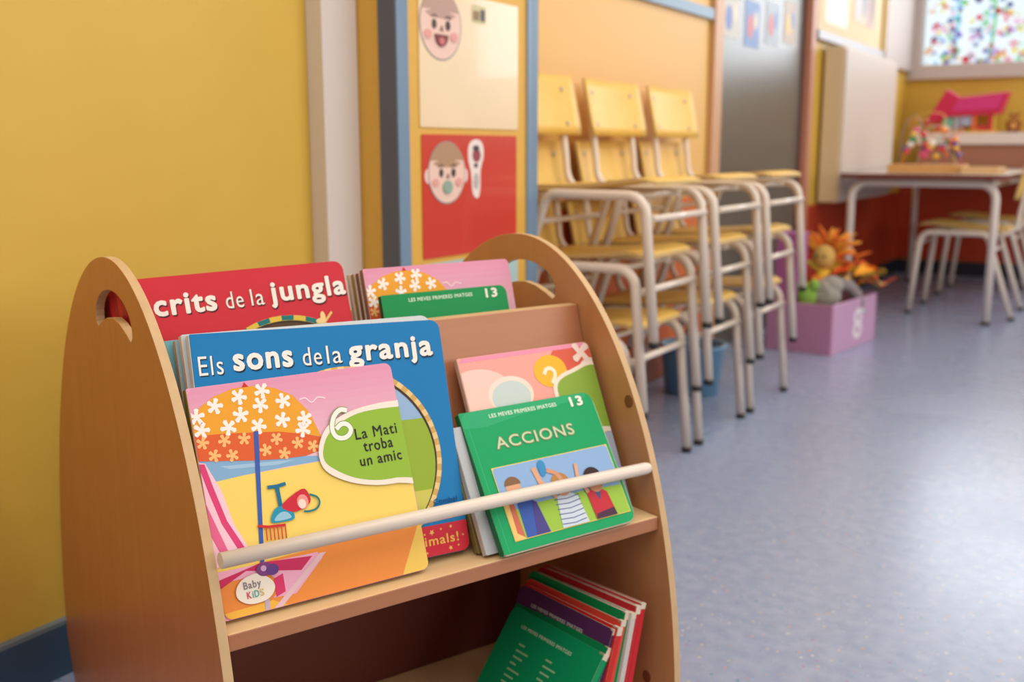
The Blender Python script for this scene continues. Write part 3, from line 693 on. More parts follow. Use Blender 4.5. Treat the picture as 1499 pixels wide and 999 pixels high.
# light blue bin below the far stack
o = empty('storage_bin', 'light blue plastic bin on the floor under the stack nearest the door', 'bin', Matrix.Translation((-1.22, 3.05, 0)))
b = MB(); b.lathe([(0.0, 0.0), (0.085, 0.0), (0.10, 0.15), (0.106, 0.15), (0.106, 0.158), (0.096, 0.158), (0.082, 0.008), (0.0, 0.008)], (0, 0, 0), 28); b.build('body', mat((120, 172, 206), rough=0.35), o)
b = MB(); b.tube([(0.104 * math.cos(t), 0.104 * math.sin(t), 0.154) for t in [2 * PI * k / 28 for k in range(29)]], 0.004, 8); b.build('rim', mat((120, 170, 206), rough=0.35), o)

# ---------------------------------------------------------------- bookcase
BA = math.atan2(0.924, 0.382)
BO = Vector((-0.735, 0.646, 0))
KS = 0.965
BCM = Matrix.Translation((0, 0, 0.76 * (1 - KS))) @ Matrix.Scale(KS, 4) @ Matrix.Translation(BO) @ Matrix.Rotation(BA, 4, 'Z')
ZF = -0.76 * (1 - KS) / KS
bc = empty('book_display_case', 'low wooden book display case with rounded sides and cutout handles', 'bookcase', BCM)
PAN = wood((184, 110, 60), (196, 124, 72), (26, 26, 1.6), 0.38, 'beech_panel')
PIN = wood((192, 136, 90), (202, 146, 98), (26, 26, 1.6), 0.4, 'beech_panel_inner')
EDG = mat((206, 172, 128), rough=0.55, vary=0.05, bscale=40)
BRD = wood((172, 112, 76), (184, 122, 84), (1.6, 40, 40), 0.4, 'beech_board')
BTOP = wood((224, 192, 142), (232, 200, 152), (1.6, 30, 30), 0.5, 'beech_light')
VC, AA, AB, ZB, HB = 0.275, 0.335, 0.372, 0.04, 0.602
out_ = [(VC - AA + 0.012, ZF)] + [(VC - (AA if t < PI / 2 else AB) * math.cos(t), ZB + HB * math.sin(t)) for t in [PI * i / 72 for i in range(73)]] + [(VC + AB - 0.03, ZF)]
hole = [(0.265 + 0.073 * math.cos(t), 0.568 + 0.038 * math.sin(t)) for t in [PI * i / 16 for i in range(17)]]
hole += [(0.193, 0.562), (0.199, 0.557), (0.215, 0.564), (0.24, 0.572), (0.265, 0.575), (0.29, 0.572), (0.315, 0.564), (0.331, 0.557), (0.337, 0.562)]
for (u0, u1, lab) in ((-0.0105, -0.0005, None), (0.5605, 0.5705, None)):
    b = MB(); b.prism(out_, lambda a, q, h: (h, a, q), u0, u1, 0, 1, [hole]); b.build('side_panel', [PAN if u0 < 0 else PIN, EDG], bc, bevel=0.0012)
def slab(name, u0, u1, prof, mats, top=1, bev=0.0015):
    b = MB(); b.prism(prof, lambda a, q, h: (h, a, q), u0, u1, 0)
    o = b.build(name, mats, bc, bevel=0)
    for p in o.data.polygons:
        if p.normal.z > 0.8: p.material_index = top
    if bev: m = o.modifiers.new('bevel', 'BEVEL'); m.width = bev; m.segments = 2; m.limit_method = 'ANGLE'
    return o
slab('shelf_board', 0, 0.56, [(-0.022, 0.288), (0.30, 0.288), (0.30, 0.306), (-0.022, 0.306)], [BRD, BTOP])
dv = [(0.0695, 0.3065), (0.0875, 0.3065), (0.1625, 0.551), (0.162, 0.556), (0.144, 0.556)]
slab('divider_board', 0, 0.56, dv, [BRD, EDG])
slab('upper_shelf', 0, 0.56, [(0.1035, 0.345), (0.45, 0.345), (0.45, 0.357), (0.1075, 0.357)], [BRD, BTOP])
slab('back_board', 0, 0.56, [(0.352, 0.3575), (0.364, 0.3575), (0.412, 0.535), (0.400, 0.535)], [BRD, EDG])
slab('centre_board', 0, 0.56, [(0.272, 0.0285), (0.286, 0.0285), (0.286, 0.2875), (0.272, 0.2875)], [mat((98, 40, 30), rough=0.5), BRD])  # dark red puts the deep shade of the bay into the board colour
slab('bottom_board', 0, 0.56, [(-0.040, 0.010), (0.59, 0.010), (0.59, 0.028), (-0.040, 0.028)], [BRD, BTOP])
b = MB(); b.tube([(0.0, -0.014, 0.3785), (0.28, -0.0085, 0.3720), (0.552, -0.0037, 0.3655), (0.5575, -0.0036, 0.3654), (0.5598, -0.0036, 0.3653)], [0.0078, 0.0078, 0.0078, 0.0068, 0.0045], 20)
b.build('front_rod', mat((228, 214, 202), rough=0.35, coat=0.3), bc)
for (vv, zz) in ((0.038, 0.443), (-0.008, 0.082)):
    b = MB(); b.prism(ell(vv, zz, 0.0072, 0.0082, 18), lambda a, q, h: (h, a, q), 0.5592, 0.5604); b.build('screw_cap', mat((128, 72, 44), rough=0.5), bc)

# ---------------------------------------------------------------- books
PAGE = mat((222, 208, 188), rough=0.7, vary=0.05, bscale=200)
def book_mtx(u0, v0, z0, yaw=0, tilt=0, roll=0):
    return BCM @ Matrix.Translation((u0, v0, z0)) @ Matrix.Rotation(yaw, 4, 'Z') @ Matrix.Rotation(-tilt, 4, 'X') @ Matrix.Rotation(-roll, 4, 'Y')
def board_book(label, M, w_, h_, t, cover, page=PAGE, spine=None, r=0.008, name='board_book', group=None, back=None):
    """front cover faces -y, spine at x=0, rounded fore corners"""
    o = empty(name, label, 'book', M, group)
    rr = [0.0015, r, r, 0.0015]; ct = 0.0014
    fn = lambda a, q, h: (a, h, q)
    sm = spine or cover
    b = MB(); b.prism(rrect(w_, h_, rr), fn, 0, ct, 0, 1); b.build('front_cover', [mat(cover, rough=0.5, spec=0.3), page], o)
    b = MB(); b.prism(rrect(w_, h_, rr), fn, t - ct, t, 0, 1); b.build('back_cover', [mat(back or cover, rough=0.5, spec=0.3), page], o)
    nl = max(2, min(7, int(t / 0.0022)))
    for i in range(nl):
        y0 = ct + 0.0001 + (t - 2 * ct) * i / nl; y1 = ct + (t - 2 * ct) * (i + 1) / nl - 0.0004; ins = 0.0007 + 0.0005 * (i % 2)
        b = MB(); b.prism(rrect(w_ - ins * 2, h_ - ins * 2, rr, 0.0012, ins), fn, y0, y1); b.build('page', page, o)
    b = MB(); b.box(-0.0006, 0.001, 0.0003, t - 0.0003, 0.0008, h_ - 0.0008); b.build('spine', mat(sm, rough=0.5, spec=0.3), o)
    return o

# art: umbrella beach cover -------------------------------------------------
def beach_art(o, w_, h_, sc=1.0, full=True):
    A = Art(w_, h_, 0.008, sc, 0.2306)
    def grad(y0, y1, c0, c1, n):
        for i in range(n):
            t = (i + .5) / n; c = tuple(round(c0[k] + (c1[k] - c0[k]) * t) for k in range(3))
            A.poly([(-.01, y0 + (y1 - y0) * i / n), (.26, y0 + (y1 - y0) * i / n), (.26, y0 + (y1 - y0) * (i + 1) / n), (-.01, y0 + (y1 - y0) * (i + 1) / n)], c); A.k -= 1
        A.k += 1
    grad(0.13, 0.232, (238, 200, 212), (228, 150, 182), 12)
    A.poly([(-0.01, -0.01), (0.25, -0.01), (0.25, 0.136), (-0.01, 0.136)], (246, 216, 108))
    A.poly([(0.0014, 0.158), (0.1238, 0.1425), (0.13, 0.1365), (0.0892, 0.1369), (0.0453, 0.1362), (-0.001, 0.134)], (132, 176, 214))
    A.poly([(0.02, 0.149), (0.10, 0.1425), (0.08, 0.1405), (0.03, 0.1445)], (164, 198, 226))
    A.poly(stroke(curve([(0.1155, 0.2038), (0.122, 0.2045), (0.1285, 0.1991), (0.136, 0.2035), (0.1447, 0.2013)]), 0.0013), (250, 226, 232))
    arc = [(-0.001, 0.1992), (0.0104, 0.21), (0.0258, 0.219), (0.0466, 0.2247), (0.0698, 0.2245), (0.0897, 0.2199), (0.1088, 0.2091), (0.1236, 0.1894), (0.1322, 0.1617)]
    A.poly([(-0.003, 0.182)] + arc + [(0.1102, 0.168), (0.0872, 0.1739), (0.0612, 0.1771), (0.0304, 0.1805)], (238, 164, 42))
    A.poly([(-0.003, 0.1829), (0.0304, 0.1805), (0.0612, 0.1771), (0.0872, 0.1739), (0.1102, 0.168), (0.1322, 0.1612), (0.1345, 0.152), (0.1279, 0.1477), (0.1119, 0.1445), (0.0849, 0.1456), (0.0562, 0.1488), (0.0257, 0.1535), (-0.003, 0.1578)], (224, 96, 44))
    A.poly([(0.056, 0.2245), (0.0635, 0.2245), (0.062, 0.2262), (0.0595, 0.2298), (0.0575, 0.2262)], (206, 40, 48))
    A.many([flower(a, b, 0.0088, 5, i) for i, (a, b) in enumerate([(0.0255, 0.2092), (0.0515, 0.2155), (0.0725, 0.204), (0.0974, 0.2049), (0.0503, 0.1966), (0.0928, 0.1852), (0.0666, 0.1828), (0.0356, 0.1859), (0.1174, 0.1831), (0.0056, 0.201), (0.0085, 0.187), (0.0766, 0.2185), (0.1132, 0.172)])], (252, 242, 236))
    A.many([flower(a, b, 0.0068, 5, i * .7) for i, (a, b) in enumerate([(0.0073, 0.1743), (0.0294, 0.1736), (0.0496, 0.1723), (0.0831, 0.167), (0.1051, 0.1591), (0.1212, 0.1532), (0.0699, 0.1573), (0.0169, 0.1601), (0.0349, 0.1576), (0.0888, 0.1507)])], (250, 190, 120))
    A.poly([(0.0605, 0.178), (0.0655, 0.178), (0.0418, -0.001), (0.0378, -0.001)], (58, 92, 176))
    # lounger on the left edge
    A.poly([(-0.003, 0.1567), (0.0064, 0.154), (0.0179, 0.1246), (0.0245, 0.0905), (0.036, 0.062), (-0.003, 0.05)], (250, 206, 222))
    A.poly([(-0.001, 0.1545), (0.0056, 0.1535), (0.010, 0.1314), (0.0183, 0.0945), (0.0313, 0.0655), (0.0244, 0.0649), (0.0125, 0.0925), (0.0045, 0.1268)], (222, 64, 124))
    A.poly([(-0.001, 0.120), (0.0079, 0.0883), (0.0158, 0.0607), (0.0083, 0.0591), (-0.001, 0.0867)], (232, 104, 152))
    # orange foreground
    A.poly([(-0.003, 0.045), (0.06, 0.048), (0.149, 0.0507), (0.2143, 0.0478), (0.26, 0.056), (0.26, -0.01), (-0.003, -0.01)], (240, 146, 62))
    A.poly([(0.1938, -0.002), (0.2300, 0.060), (0.26, 0.07), (0.26, -0.002)], (246, 206, 96))
    A.poly([(-0.003, -0.002), (-0.003, 0.007), (0.05, 0.009), (0.07, -0.002)], (248, 190, 70))
    A.poly([(-0.003, 0.0476), (0.1045, 0.045), (0.1099, 0.039), (0.0747, 0.0095), (0.0513, 0.0109), (0.062, 0.022), (0.0501, 0.0358), (-0.003, 0.0366)], (242, 176, 206))
    A.poly([(0.0, 0.0395), (0.045, 0.0475), (0.0985, 0.0425), (0.0845, 0.031), (0.0283, 0.0428), (0.0, 0.031)], (206, 40, 98))
    A.poly([(0.0546, 0.0292), (0.0648, 0.0323), (0.0645, 0.0142), (0.0541, 0.0109)], (222, 52, 110))
    A.poly([(0.1067, 0.0437), (0.1143, 0.0434), (0.0568, -0.001), (0.0475, -0.001)], (236, 196, 206))
    A.poly([(0.0418, 0.018), (0.0468, 0.018), (0.046, -0.001), (0.041, -0.001)], (200, 180, 206))
    # spade, pail, rake
    A.poly(stroke([(0.0643, 0.1195), (0.0745, 0.119), (0.0840, 0.1200)], 0.0036), (16, 112, 150))
    A.poly(stroke([(0.0742, 0.1195), (0.0745, 0.105), (0.0748, 0.090)], 0.0042), (16, 112, 150))
    A.poly(smooth_poly([(0.0669, 0.0958), (0.0760, 0.0985), (0.0844, 0.0952), (0.0871, 0.0836), (0.0741, 0.0825), (0.0621, 0.0846)], 3), (30, 150, 186))
    A.poly(smooth_poly([(0.0700, 0.0905), (0.0760, 0.0925), (0.0814, 0.0902), (0.0831, 0.0846), (0.0661, 0.0848)], 3), (150, 200, 226))
    A.poly(smooth_poly([(0.0769, 0.1003), (0.0991, 0.1114), (0.1059, 0.1068), (0.1063, 0.0961), (0.0906, 0.0898), (0.079, 0.0937)], 3), (206, 36, 58))
    A.poly(ell(0.0985, 0.0985, 0.0062, 0.0075, 16), (240, 150, 140)); A.poly(ell(0.0975, 0.0965, 0.0042, 0.005, 14), (250, 222, 214))
    A.poly(stroke(curve([(0.107, 0.1045), (0.1145, 0.1005), (0.1165, 0.0945), (0.1125, 0.089), (0.105, 0.0875), (0.098, 0.0885)]), 0.0020), (20, 124, 130))
    A.poly(stroke([(0.0473, 0.0836), (0.058, 0.0806), (0.0763, 0.0789)], 0.0026), (206, 40, 40))
    A.many([stroke([(x, 0.0800 - k * .0004), (x - 0.001, 0.0672 - k * .0004)], 0.0014) for k, x in enumerate([0.0555, 0.0595, 0.0635, 0.0675, 0.0715, 0.0755])], (212, 74, 50))
    if full:
        # title bubble
        A.poly(smooth_poly([(0.25, 0.1864), (0.2257, 0.1874), (0.2038, 0.1875), (0.1768, 0.1848), (0.1563, 0.1793), (0.1384, 0.1695), (0.1275, 0.1536), (0.1251, 0.1365), (0.1323, 0.1221), (0.1549, 0.1084), (0.1824, 0.1004), (0.2086, 0.098), (0.25, 0.0991)], 4), (246, 234, 222))
        A.poly(smooth_poly([(0.25, 0.1793), (0.2259, 0.1803), (0.2025, 0.1811), (0.1791, 0.1799), (0.1584, 0.1739), (0.1404, 0.1633), (0.1312, 0.1486), (0.1302, 0.1356), (0.1392, 0.1253), (0.159, 0.113), (0.1835, 0.1056), (0.2098, 0.1038), (0.25, 0.105)], 4), (148, 188, 58))
        six = [(0.1655, 0.1845), (0.158, 0.1865), (0.150, 0.181), (0.1455, 0.171), (0.1455, 0.163), (0.1495, 0.1575), (0.157, 0.156), (0.1635, 0.159), (0.166, 0.1645), (0.1625, 0.170), (0.156, 0.171), (0.1495, 0.1665)]
        A.poly(stroke(curve(six), 0.0066), (120, 160, 60)); A.poly(stroke(curve(six), 0.0050), (246, 246, 236))
        K = (34, 34, 32)
        A.text('La Mati', 0.1695, 0.2200, 0.1519, 0.0168, K, 0.014, jit=0.0003); A.text('troba', 0.1766, 0.2120, 0.1375, 0.0168, K, 0.014, jit=0.0003); A.text('un amic', 0.1695, 0.2198, 0.1228, 0.0160, K, 0.014, jit=0.0003)
    # publisher cloud
    A.poly(smooth_poly([(0.0350, 0.0385), (0.0430, 0.0362), (0.0515, 0.0290), (0.0540, 0.0210), (0.0480, 0.0130), (0.0380, 0.0100), (0.0250, 0.0110), (0.0155, 0.0180), (0.0150, 0.0270), (0.0220, 0.0350)], 4), (248, 240, 226))
    A.poly(ell(0.0465, 0.0405, 0.0085, 0.0068, 18), (126, 64, 130)); A.poly(ell(0.0545, 0.0385, 0.0065, 0.0055, 16), (104, 60, 140)); A.poly(ell(0.0455, 0.0415, 0.003, 0.003, 12), (210, 170, 216))
    A.text('Baby', 0.0225, 0.0405, 0.0255, 0.0100, (140, 132, 140), 0.02); A.text('K', 0.0245, 0.0290, 0.0160, 0.0095, (206, 84, 96), 0.02); A.text('iD', 0.0300, 0.0370, 0.0160, 0.0095, (90, 176, 168), 0.02); A.text('S', 0.0378, 0.0420, 0.0160, 0.0095, (220, 190, 120), 0.02)
    return A.build('cover_print', [c for c in kids(o) if c.name.startswith('front_cover')][0])

m1 = board_book('pink beach umbrella book with a large 6, foremost on the lower tier', book_mtx(0.0058, -0.0014, 0.3105, -0.0158, 0.3599), 0.2284, 0.2306, 0.010, (234, 160, 190), spine=(150, 150, 60))
beach_art(m1, 0.2284, 0.2306)

def sound_art(o, w_, h_, base, words, ring, fill, strip=True, cx=0.160, cy=0.115):
    A = Art(w_, h_, 0.010)
    A.poly([(0, 0), (w_, 0), (w_, h_), (0, h_)], base)
    W1 = (246, 240, 232); SH = tuple(int(c * 0.35) for c in base)
    for t, x0, x1, b_, sz, bo in words: A.text(t, x0, x1, b_, sz, W1, bo, SH, jit=0.0)
    R0 = 0.110
    A.poly(ell(cx, cy, R0, R0 * 0.96, 60), ring[0])
    n = 44 if ring[2] else 90
    for k in range(0, n, 2):
        a0, a1 = 2 * PI * k / n, 2 * PI * (k + 1) / n
        A.poly([(cx + r_ * math.cos(a), cy + r_ * .96 * math.sin(a)) for r_, a in ((R0, a0), (R0, a1), (R0 - .006, a1), (R0 - .006, a0))], ring[1]); A.k -= 1
    A.k += 1
    A.poly(ell(cx, cy, R0 - 0.006, (R0 - 0.006) * 0.955, 60), (60, 44, 30)); A.poly(ell(cx - 0.001, cy - 0.0015, R0 - 0.0075, (R0 - 0.0075) * 0.955, 60), fill[0])
    q = R0 - 0.0075
    def band(f0, f1, c):
        p = []
        for i in range(21):
            y = f0 + (f1 - f0) * i / 20; p.append((cx - 0.001 + q * math.sqrt(max(0, 1 - y * y)), cy - 0.0015 + q * .955 * y))
        A.poly(p + [(2 * (cx - 0.001) - a, b_) for a, b_ in reversed(p)], c)
    band(-0.95, 0.42, fill[1]); band(-0.95, -0.40, fill[2])
    if strip:
        A.poly([(0, 0), (w_, 0), (w_, 0.034), (0, 0.034)], (206, 32, 56))
        A.text('animals!', 0.2150, 0.2775, 0.0125, 0.0145, (238, 192, 84), 0.015)
        A.many([star(x, y, r_, 5, 0.45, x * 50) for x, y, r_ in ((0.2440, 0.0265, 0.0035), (0.2560, 0.0285, 0.0016), (0.2655, 0.006, 0.0030), (0.2760, 0.0075, 0.0016), (0.2690, 0.0295, 0.0022), (0.2835, 0.018, 0.0016), (0.2345, 0.0255, 0.0016), (0.2350, 0.0050, 0.0018), (0.215, 0.029, 0.002), (0.2, 0.006, 0.002))], (240, 190, 100))
        A.text('Combel', 0.2516, 0.2822, 0.0565, 0.0085, (16, 60, 120), 0.01)
    return A.build('cover_print', [c for c in kids(o) if c.name.startswith('front_cover')][0])
b1 = board_book('large blue sound book titled Els sons de la granja', book_mtx(0.0073, 0.0153, 0.3245, 0, 0.31, -0.0423), 0.2912, 0.266, 0.0085, (0, 122, 186), spine=(228, 216, 206), r=0.012)
sound_art(b1, 0.2912, 0.266, (0, 122, 186), [('Els', 0.0061, 0.0314, 0.2233, 0.0285, 0.0), ('sons', 0.0417, 0.1071, 0.2262, 0.0340, 0.035), ('de', 0.1178, 0.1398, 0.2249, 0.0285, 0.002), ('la', 0.1455, 0.1633, 0.2250, 0.0285, 0.002), ('granja', 0.1707, 0.2774, 0.2259, 0.0335, 0.035)],
          ((214, 170, 92), (236, 204, 140), False), ((150, 182, 218), (150, 178, 50), (206, 200, 92)))
b2 = board_book('large red sound book titled Els crits de la jungla, on the upper tier', book_mtx(0.0080, 0.165, 0.3605, 0.0, 0.30, 0.022), 0.262, 0.2705, 0.011, (206, 40, 56), spine=(196, 30, 50), r=0.012)
kk = 0.282 / 0.2912
sound_art(b2, 0.262, 0.2705, (208, 42, 58), [('Els', 0.0012, 0.0175, 0.2245, 0.0285, 0.0), ('crits', 0.0234, 0.0957, 0.2270, 0.0345, 0.035), ('de', 0.1063, 0.1277, 0.2262, 0.0285, 0.002), ('la', 0.1366, 0.1529, 0.2265, 0.0285, 0.002), ('jungla', 0.1608, 0.2600, 0.2290, 0.0335, 0.035)],
          ((228, 196, 70), (20, 120, 120), True), ((90, 60, 40), (80, 110, 50), (60, 90, 60)), False, 0.170, 0.105)
A = Art(0.262, 0.2705, 0.01, ds=0.0006)
A.poly(stroke([(0.236, 0.208), (0.222, 0.194)], 0.003), (236, 200, 120)); A.poly(ell(0.223, 0.203, 0.0035, 0.007, 12), (246, 216, 150)); A.poly(ell(0.2195, 0.1985, 0.007, 0.0035, 12), (246, 216, 150))
A.build('insect_print', [c for c in kids(b2) if c.name.startswith('front_cover')][0])

# Accions
def accions_art(o, w_, h_, worn=True, sc=1.0):
    G = (0, 160, 96) if worn else (0, 146, 78)
    A = Art(w_, h_, 0.011, sc, 0.1715)
    A.poly([(-0.01, -0.06), (0.3, -0.06), (0.3, 0.2), (-0.01, 0.2)], G)
    if worn: A.poly([(0.0, 0.152), (0.03, 0.150), (0.09, 0.158), (0.19, 0.165), (0.19, 0.18), (0, 0.18)], (40, 168, 112)); A.poly([(0.0065, 0), (0.0078, 0), (0.0078, 0.18), (0.0065, 0.18)], (40, 176, 116))
    A.text('LES MEVES PRIMERES IMATGES', 0.0399, 0.1408, 0.1600, 0.0068, (214, 236, 216), 0.03)
    A.text('13', 0.1622, 0.1822, 0.1562, 0.0168, (236, 240, 226), 0.05, (8, 90, 50))
    A.text('ACCIONS', 0.0358, 0.1535, 0.1208, 0.0205, (150, 130, 100), 0.045); A.text('ACCIONS', 0.0362, 0.1531, 0.1212, 0.0198, (196, 216, 176), 0.012)
    bl = [(0.0195, 0.0125), (0.1925, 0.0125), (0.1925, 0.0960), (0.1895, 0.0990), (0.0225, 0.0990), (0.0195, 0.0960)]
    A.poly([(0.0185, 0.0115), (0.1935, 0.0115), (0.1935, 0.100), (0.0185, 0.100)], (226, 206, 110)); A.poly(bl, (140, 176, 222))
    A.poly([(0.0195, 0.0125), (0.1925, 0.0125), (0.1925, 0.0470), (0.13, 0.050), (0.06, 0.049), (0.0195, 0.046)], (156, 196, 70))
    SK = (222, 164, 130)
    A.poly([(0.0195, 0.0125), (0.034, 0.0125), (0.031, 0.05), (0.024, 0.062), (0.0195, 0.055)], (240, 200, 120)); A.poly([(0.025, 0.02), (0.034, 0.0135), (0.033, 0.056), (0.026, 0.054)], (206, 110, 84))
    A.poly([(0.036, 0.0125), (0.070, 0.0125), (0.064, 0.050), (0.046, 0.060), (0.037, 0.052)], (54, 92, 176)); A.poly([(0.05, 0.0125), (0.070, 0.0125), (0.064, 0.05), (0.058, 0.054)], (74, 66, 140))
    A.poly(ell(0.0395, 0.070, 0.0105, 0.013, 18), SK); A.poly(ell(0.040, 0.0755, 0.0115, 0.010, 18, 0, PI), (130, 96, 66))
    A.poly([(0.088, 0.0125), (0.128, 0.0125), (0.124, 0.046), (0.112, 0.054), (0.094, 0.050)], (206, 218, 232))
    A.many([stroke([(0.089, 0.017 + k * .006), (0.108, 0.0155 + k * .006), (0.126, 0.0175 + k * .006)], 0.0011) for k in range(6)], (84, 96, 146))
    A.poly(ell(0.106, 0.062, 0.0125, 0.013, 18), SK); A.poly(ell(0.106, 0.067, 0.013, 0.011, 18, 0, PI), (180, 130, 74))
    A.poly(stroke([(0.094, 0.050), (0.078, 0.072), (0.0745, 0.090)], 0.007), SK); A.poly(stroke([(0.118, 0.052), (0.104, 0.078), (0.092, 0.084)], 0.0055), (206, 150, 120))
    A.poly(smooth_poly([(0.0830, 0.078), (0.0900, 0.080), (0.0925, 0.093), (0.0870, 0.0975), (0.0815, 0.092)], 3), (56, 140, 196))
    A.poly([(0.140, 0.0125), (0.172, 0.0125), (0.168, 0.042), (0.154, 0.052), (0.138, 0.046)], (196, 42, 58)); A.poly([(0.140, 0.0125), (0.172, 0.0125), (0.170, 0.022), (0.142, 0.019)], (74, 40, 70)); A.poly([(0.148, 0.047), (0.160, 0.048), (0.154, 0.034)], (70, 80, 130))
    A.poly(ell(0.1545, 0.058, 0.012, 0.014, 18), (200, 140, 104)); A.poly(ell(0.1545, 0.063, 0.0135, 0.013, 18, 0, PI), (52, 30, 34)); A.poly(stroke([(0.14, 0.046), (0.133, 0.070), (0.136, 0.084)], 0.005), SK)
    return A.build('cover_print', [c for c in kids(o) if c.name.startswith('front_cover')][0])
a1 = board_book('worn green book titled ACCIONS with a photo of children, number 13', book_mtx(0.3178, -0.0294, 0.3135, 0, 0.5796), 0.1982, 0.1715, 0.0095, (0, 160, 96), spine=(20, 110, 66), r=0.014)
accions_art(a1, 0.1982, 0.1715)
b = MB(); b.prism(rrect(0.2000, 0.1725, [0.004, 0.016, 0.015, 0.002], 0, -0.0012), lambda a, q, h: (a, h, q), 0.0016, 0.0042); b.build('worn_edge', PAGE, a1)
a2 = board_book('green book number 13 on the upper tier in front of the pink book', book_mtx(0.296, 0.140, 0.3625, 0, 0.29), 0.189, 0.229, 0.0075, (0, 146, 78), spine=(0, 90, 50), r=0.011)
accions_art(a2, 0.189, 0.229, False, 0.189 / 0.1982)
board_book('scuffed white-edged book directly behind the worn green one', book_mtx(0.3045, -0.0135, 0.3115, 0, 0.5), 0.19, 0.150, 0.0085, (186, 190, 196), spine=(196, 196, 196), r=0.01)
board_book('olive-spined book behind the scuffed white-edged one', book_mtx(0.302, -0.001, 0.3100, 0, 0.46), 0.19, 0.140, 0.008, (120, 110, 56), spine=(126, 112, 66), r=0.01)

# pink cloud book behind Accions
p2 = board_book('pink book with clouds, a sun and the number 2, standing behind the green one', book_mtx(0.3475, 0.0195, 0.3095, 0, 0.435), 0.205, 0.222, 0.0075, (246, 170, 160), spine=(222, 196, 180), r=0.009)
A = Art(0.205, 0.222, 0.009)
A.poly([(0, 0), (0.205, 0), (0.205, 0.222), (0, 0.222)], (244, 168, 158)); A.poly([(0.13, 0.20), (0.205, 0.17), (0.205, 0.222), (0.15, 0.222)], (222, 96, 76)); A.poly([(0.0, 0.216), (0.20, 0.216), (0.2, 0.222), (0, 0.222)], (238, 150, 178))
A.poly(ell(0.02, 0.176, 0.048, 0.03, 30), (248, 206, 194)); A.poly(ell(0.065, 0.168, 0.034, 0.024, 30), (250, 224, 212)); A.poly(ell(0.065, 0.165, 0.029, 0.021, 30), (200, 216, 214))
A.poly(ell(0.1330, 0.190, 0.026, 0.021, 26), (246, 186, 50)); A.poly(ell(0.20, 0.186, 0.020, 0.014, 20), (240, 222, 214))
A.poly(flower(0.1885, 0.2085, 0.017, 4, 0.6), (244, 218, 206)); A.poly(smooth_poly([(0.13, 0.150), (0.135, 0.176), (0.165, 0.188), (0.21, 0.190), (0.22, 0.11), (0.20, 0.10), (0.14, 0.11)], 4), (246, 232, 214)); A.poly(smooth_poly([(0.137, 0.150), (0.14, 0.173), (0.168, 0.1835), (0.21, 0.1855), (0.22, 0.112), (0.19, 0.108), (0.15, 0.112)], 4), (142, 176, 66))
A.poly(stroke(curve([(0.1215, 0.1865), (0.126, 0.1925), (0.133, 0.1935), (0.1385, 0.1885), (0.137, 0.1815), (0.131, 0.174)]), 0.0052), (246, 238, 210))
A.poly([(0, 0), (0.205, 0), (0.205, 0.10), (0, 0.085)], (170, 184, 206))
A.build('cover_print', [c for c in kids(p2) if c.name.startswith('front_cover')][0])

# second beach book on the upper tier, and books behind
m2 = board_book('second pink beach cover book, on the upper tier behind the green one', book_mtx(0.2905, 0.168, 0.3605, 0, 0.285), 0.2245, 0.262, 0.008, (236, 160, 190), spine=(150, 110, 80), r=0.008)
beach_art(m2, 0.2245, 0.262, 0.2245 / 0.2284, False)
for i, (u0, sp, lab) in enumerate(((0.2885, (120, 90, 50), 'brown-spined book just behind the upper pink beach book'), (0.286, (160, 140, 70), 'olive-spined book, second behind the upper pink beach book'), (0.2835, (214, 200, 180), 'cream-spined book, third behind the upper pink beach book'))):
    board_book(lab, book_mtx(u0, 0.1775 + 0.0092 * i, 0.3595, 0, 0.285 - 0.004 * i), 0.222, 0.258 - 0.002 * i, 0.0075, (226, 190, 190), spine=sp, r=0.008)
for i in range(9):
    board_book('crimson-spined book, %s behind the red sound book, row seen through the left handle' % ('first', 'second', 'third', 'fourth', 'fifth', 'sixth', 'seventh', 'eighth', 'ninth')[i], book_mtx(0.0085, 0.178 + 0.0178 * i, 0.3605, 0, 0.30, 0.012), 0.258, 0.262 - 0.002 * i, 0.0165, (186, 30, 50), spine=((206, 36, 56), (176, 26, 44))[i % 2], page=PAGE, r=0.01, group='crimson-spined books behind the red sound book')
# behind the blue book on the lower tier
board_book('pale-edged large book right behind the blue sound book', book_mtx(0.0085, 0.0255, 0.3225, 0, 0.31, -0.022), 0.2900, 0.2665, 0.009, (206, 214, 220), spine=(226, 208, 192), r=0.012)
board_book('cream-spined large book, second behind the blue sound book', book_mtx(0.0055, 0.0360, 0.3185, 0, 0.31, -0.022), 0.270, 0.264, 0.0085, (150, 196, 214), spine=(206, 178, 140), r=0.010)
board_book('thin brown-spined book, deepest in the lower tier on the left', book_mtx(0.0015, 0.0462, 0.3145, 0, 0.31, 0), 0.20, 0.266, 0.007, (120, 186, 200), spine=(150, 118, 78), r=0.008)

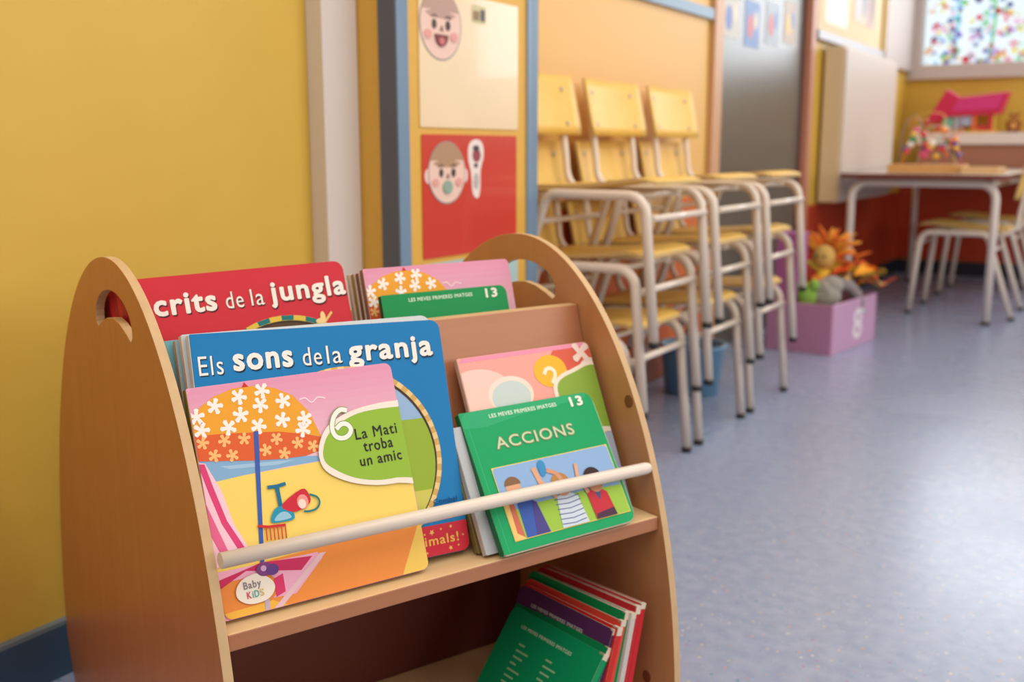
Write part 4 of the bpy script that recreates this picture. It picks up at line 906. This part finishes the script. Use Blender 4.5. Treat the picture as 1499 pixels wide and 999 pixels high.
# leaning books in the lower bay
specs = [((206, 36, 48), 'red', 13, 0.174), ((196, 40, 50), 'red', 13, 0.174), ((206, 200, 196), 'grey-white', 13.5, 0.168), ((0, 140, 76), 'green', 14.5, 0.171), ((222, 70, 56), 'orange-red', 16, 0.163), ((206, 44, 40), 'dark red', 17.5, 0.158), ((84, 44, 92), 'purple', 20, 0.157), ((0, 130, 76), 'green', 33, 0.149), ((0, 150, 96), 'bright green', 35, 0.146)]
ordl = ['rightmost of the books leaning in the lower bay', 'second from the right in the leaning row of the lower bay', 'third from the right in the leaning row of the lower bay', 'fourth from the right in the leaning row of the lower bay', 'fifth from the right in the leaning row of the lower bay', 'sixth from the right, right of the purple one', 'with a text list, leaning in the lower bay', 'with a text list, behind the leftmost leaning one', 'leftmost of the books leaning in the lower bay']
ub = 0.497
for i, (c, cn, ld, hb) in enumerate(specs):
    th = 0.0088; le = math.radians(ld); yawd = 97 - 0.6 * i
    L_ = th / math.cos(le) / math.sin(math.radians(yawd)) + 0.0012
    extra = 0.026 if i == 7 else 0.0
    ub -= extra
    M = book_mtx(ub, -0.033 - 0.002 * (i % 3), 0.0285, math.radians(yawd), -le, 0)
    o = board_book('%s book, %s' % (cn, ordl[i]), M, 0.178, hb, th, c, r=0.012, spine=c, group='books leaning in the lower bay')
    b = MB(); b.box(-0.0009, 0.004 + 0.002 * (i % 3), 0.0, th, hb - 0.0022, hb + 0.0004); b.box(-0.0009, 0.0012, 0.0002, th - 0.0002, hb - 0.007 - 0.003 * (i % 2), hb - 0.0021); b.build('worn_corner', PAGE, o)
    A = Art(0.178, hb, 0.012)
    A.text('LES MEVES PRIMERES IMATGES', 0.030, 0.13, hb - 0.022, 0.0062, (206, 222, 206), 0.02)
    if i in (6, 7, 8):
        for k in range(9):
            wl_ = 0.012 + 0.006 * ((k * 5) % 3)
            for cc in (0, 1): A.poly([(0.040 + cc * 0.055, hb - 0.040 - k * 0.0085), (0.040 + cc * 0.055 + wl_, hb - 0.040 - k * 0.0085), (0.040 + cc * 0.055 + wl_, hb - 0.0425 - k * 0.0085), (0.040 + cc * 0.055, hb - 0.0425 - k * 0.0085)], (150, 200, 160))
    A.build('cover_print', [q for q in kids(o) if q.name.startswith('back_cover')][0], y=th, flip=True)
    ub -= L_

# ---------------------------------------------------------------- names of small things kept tidy
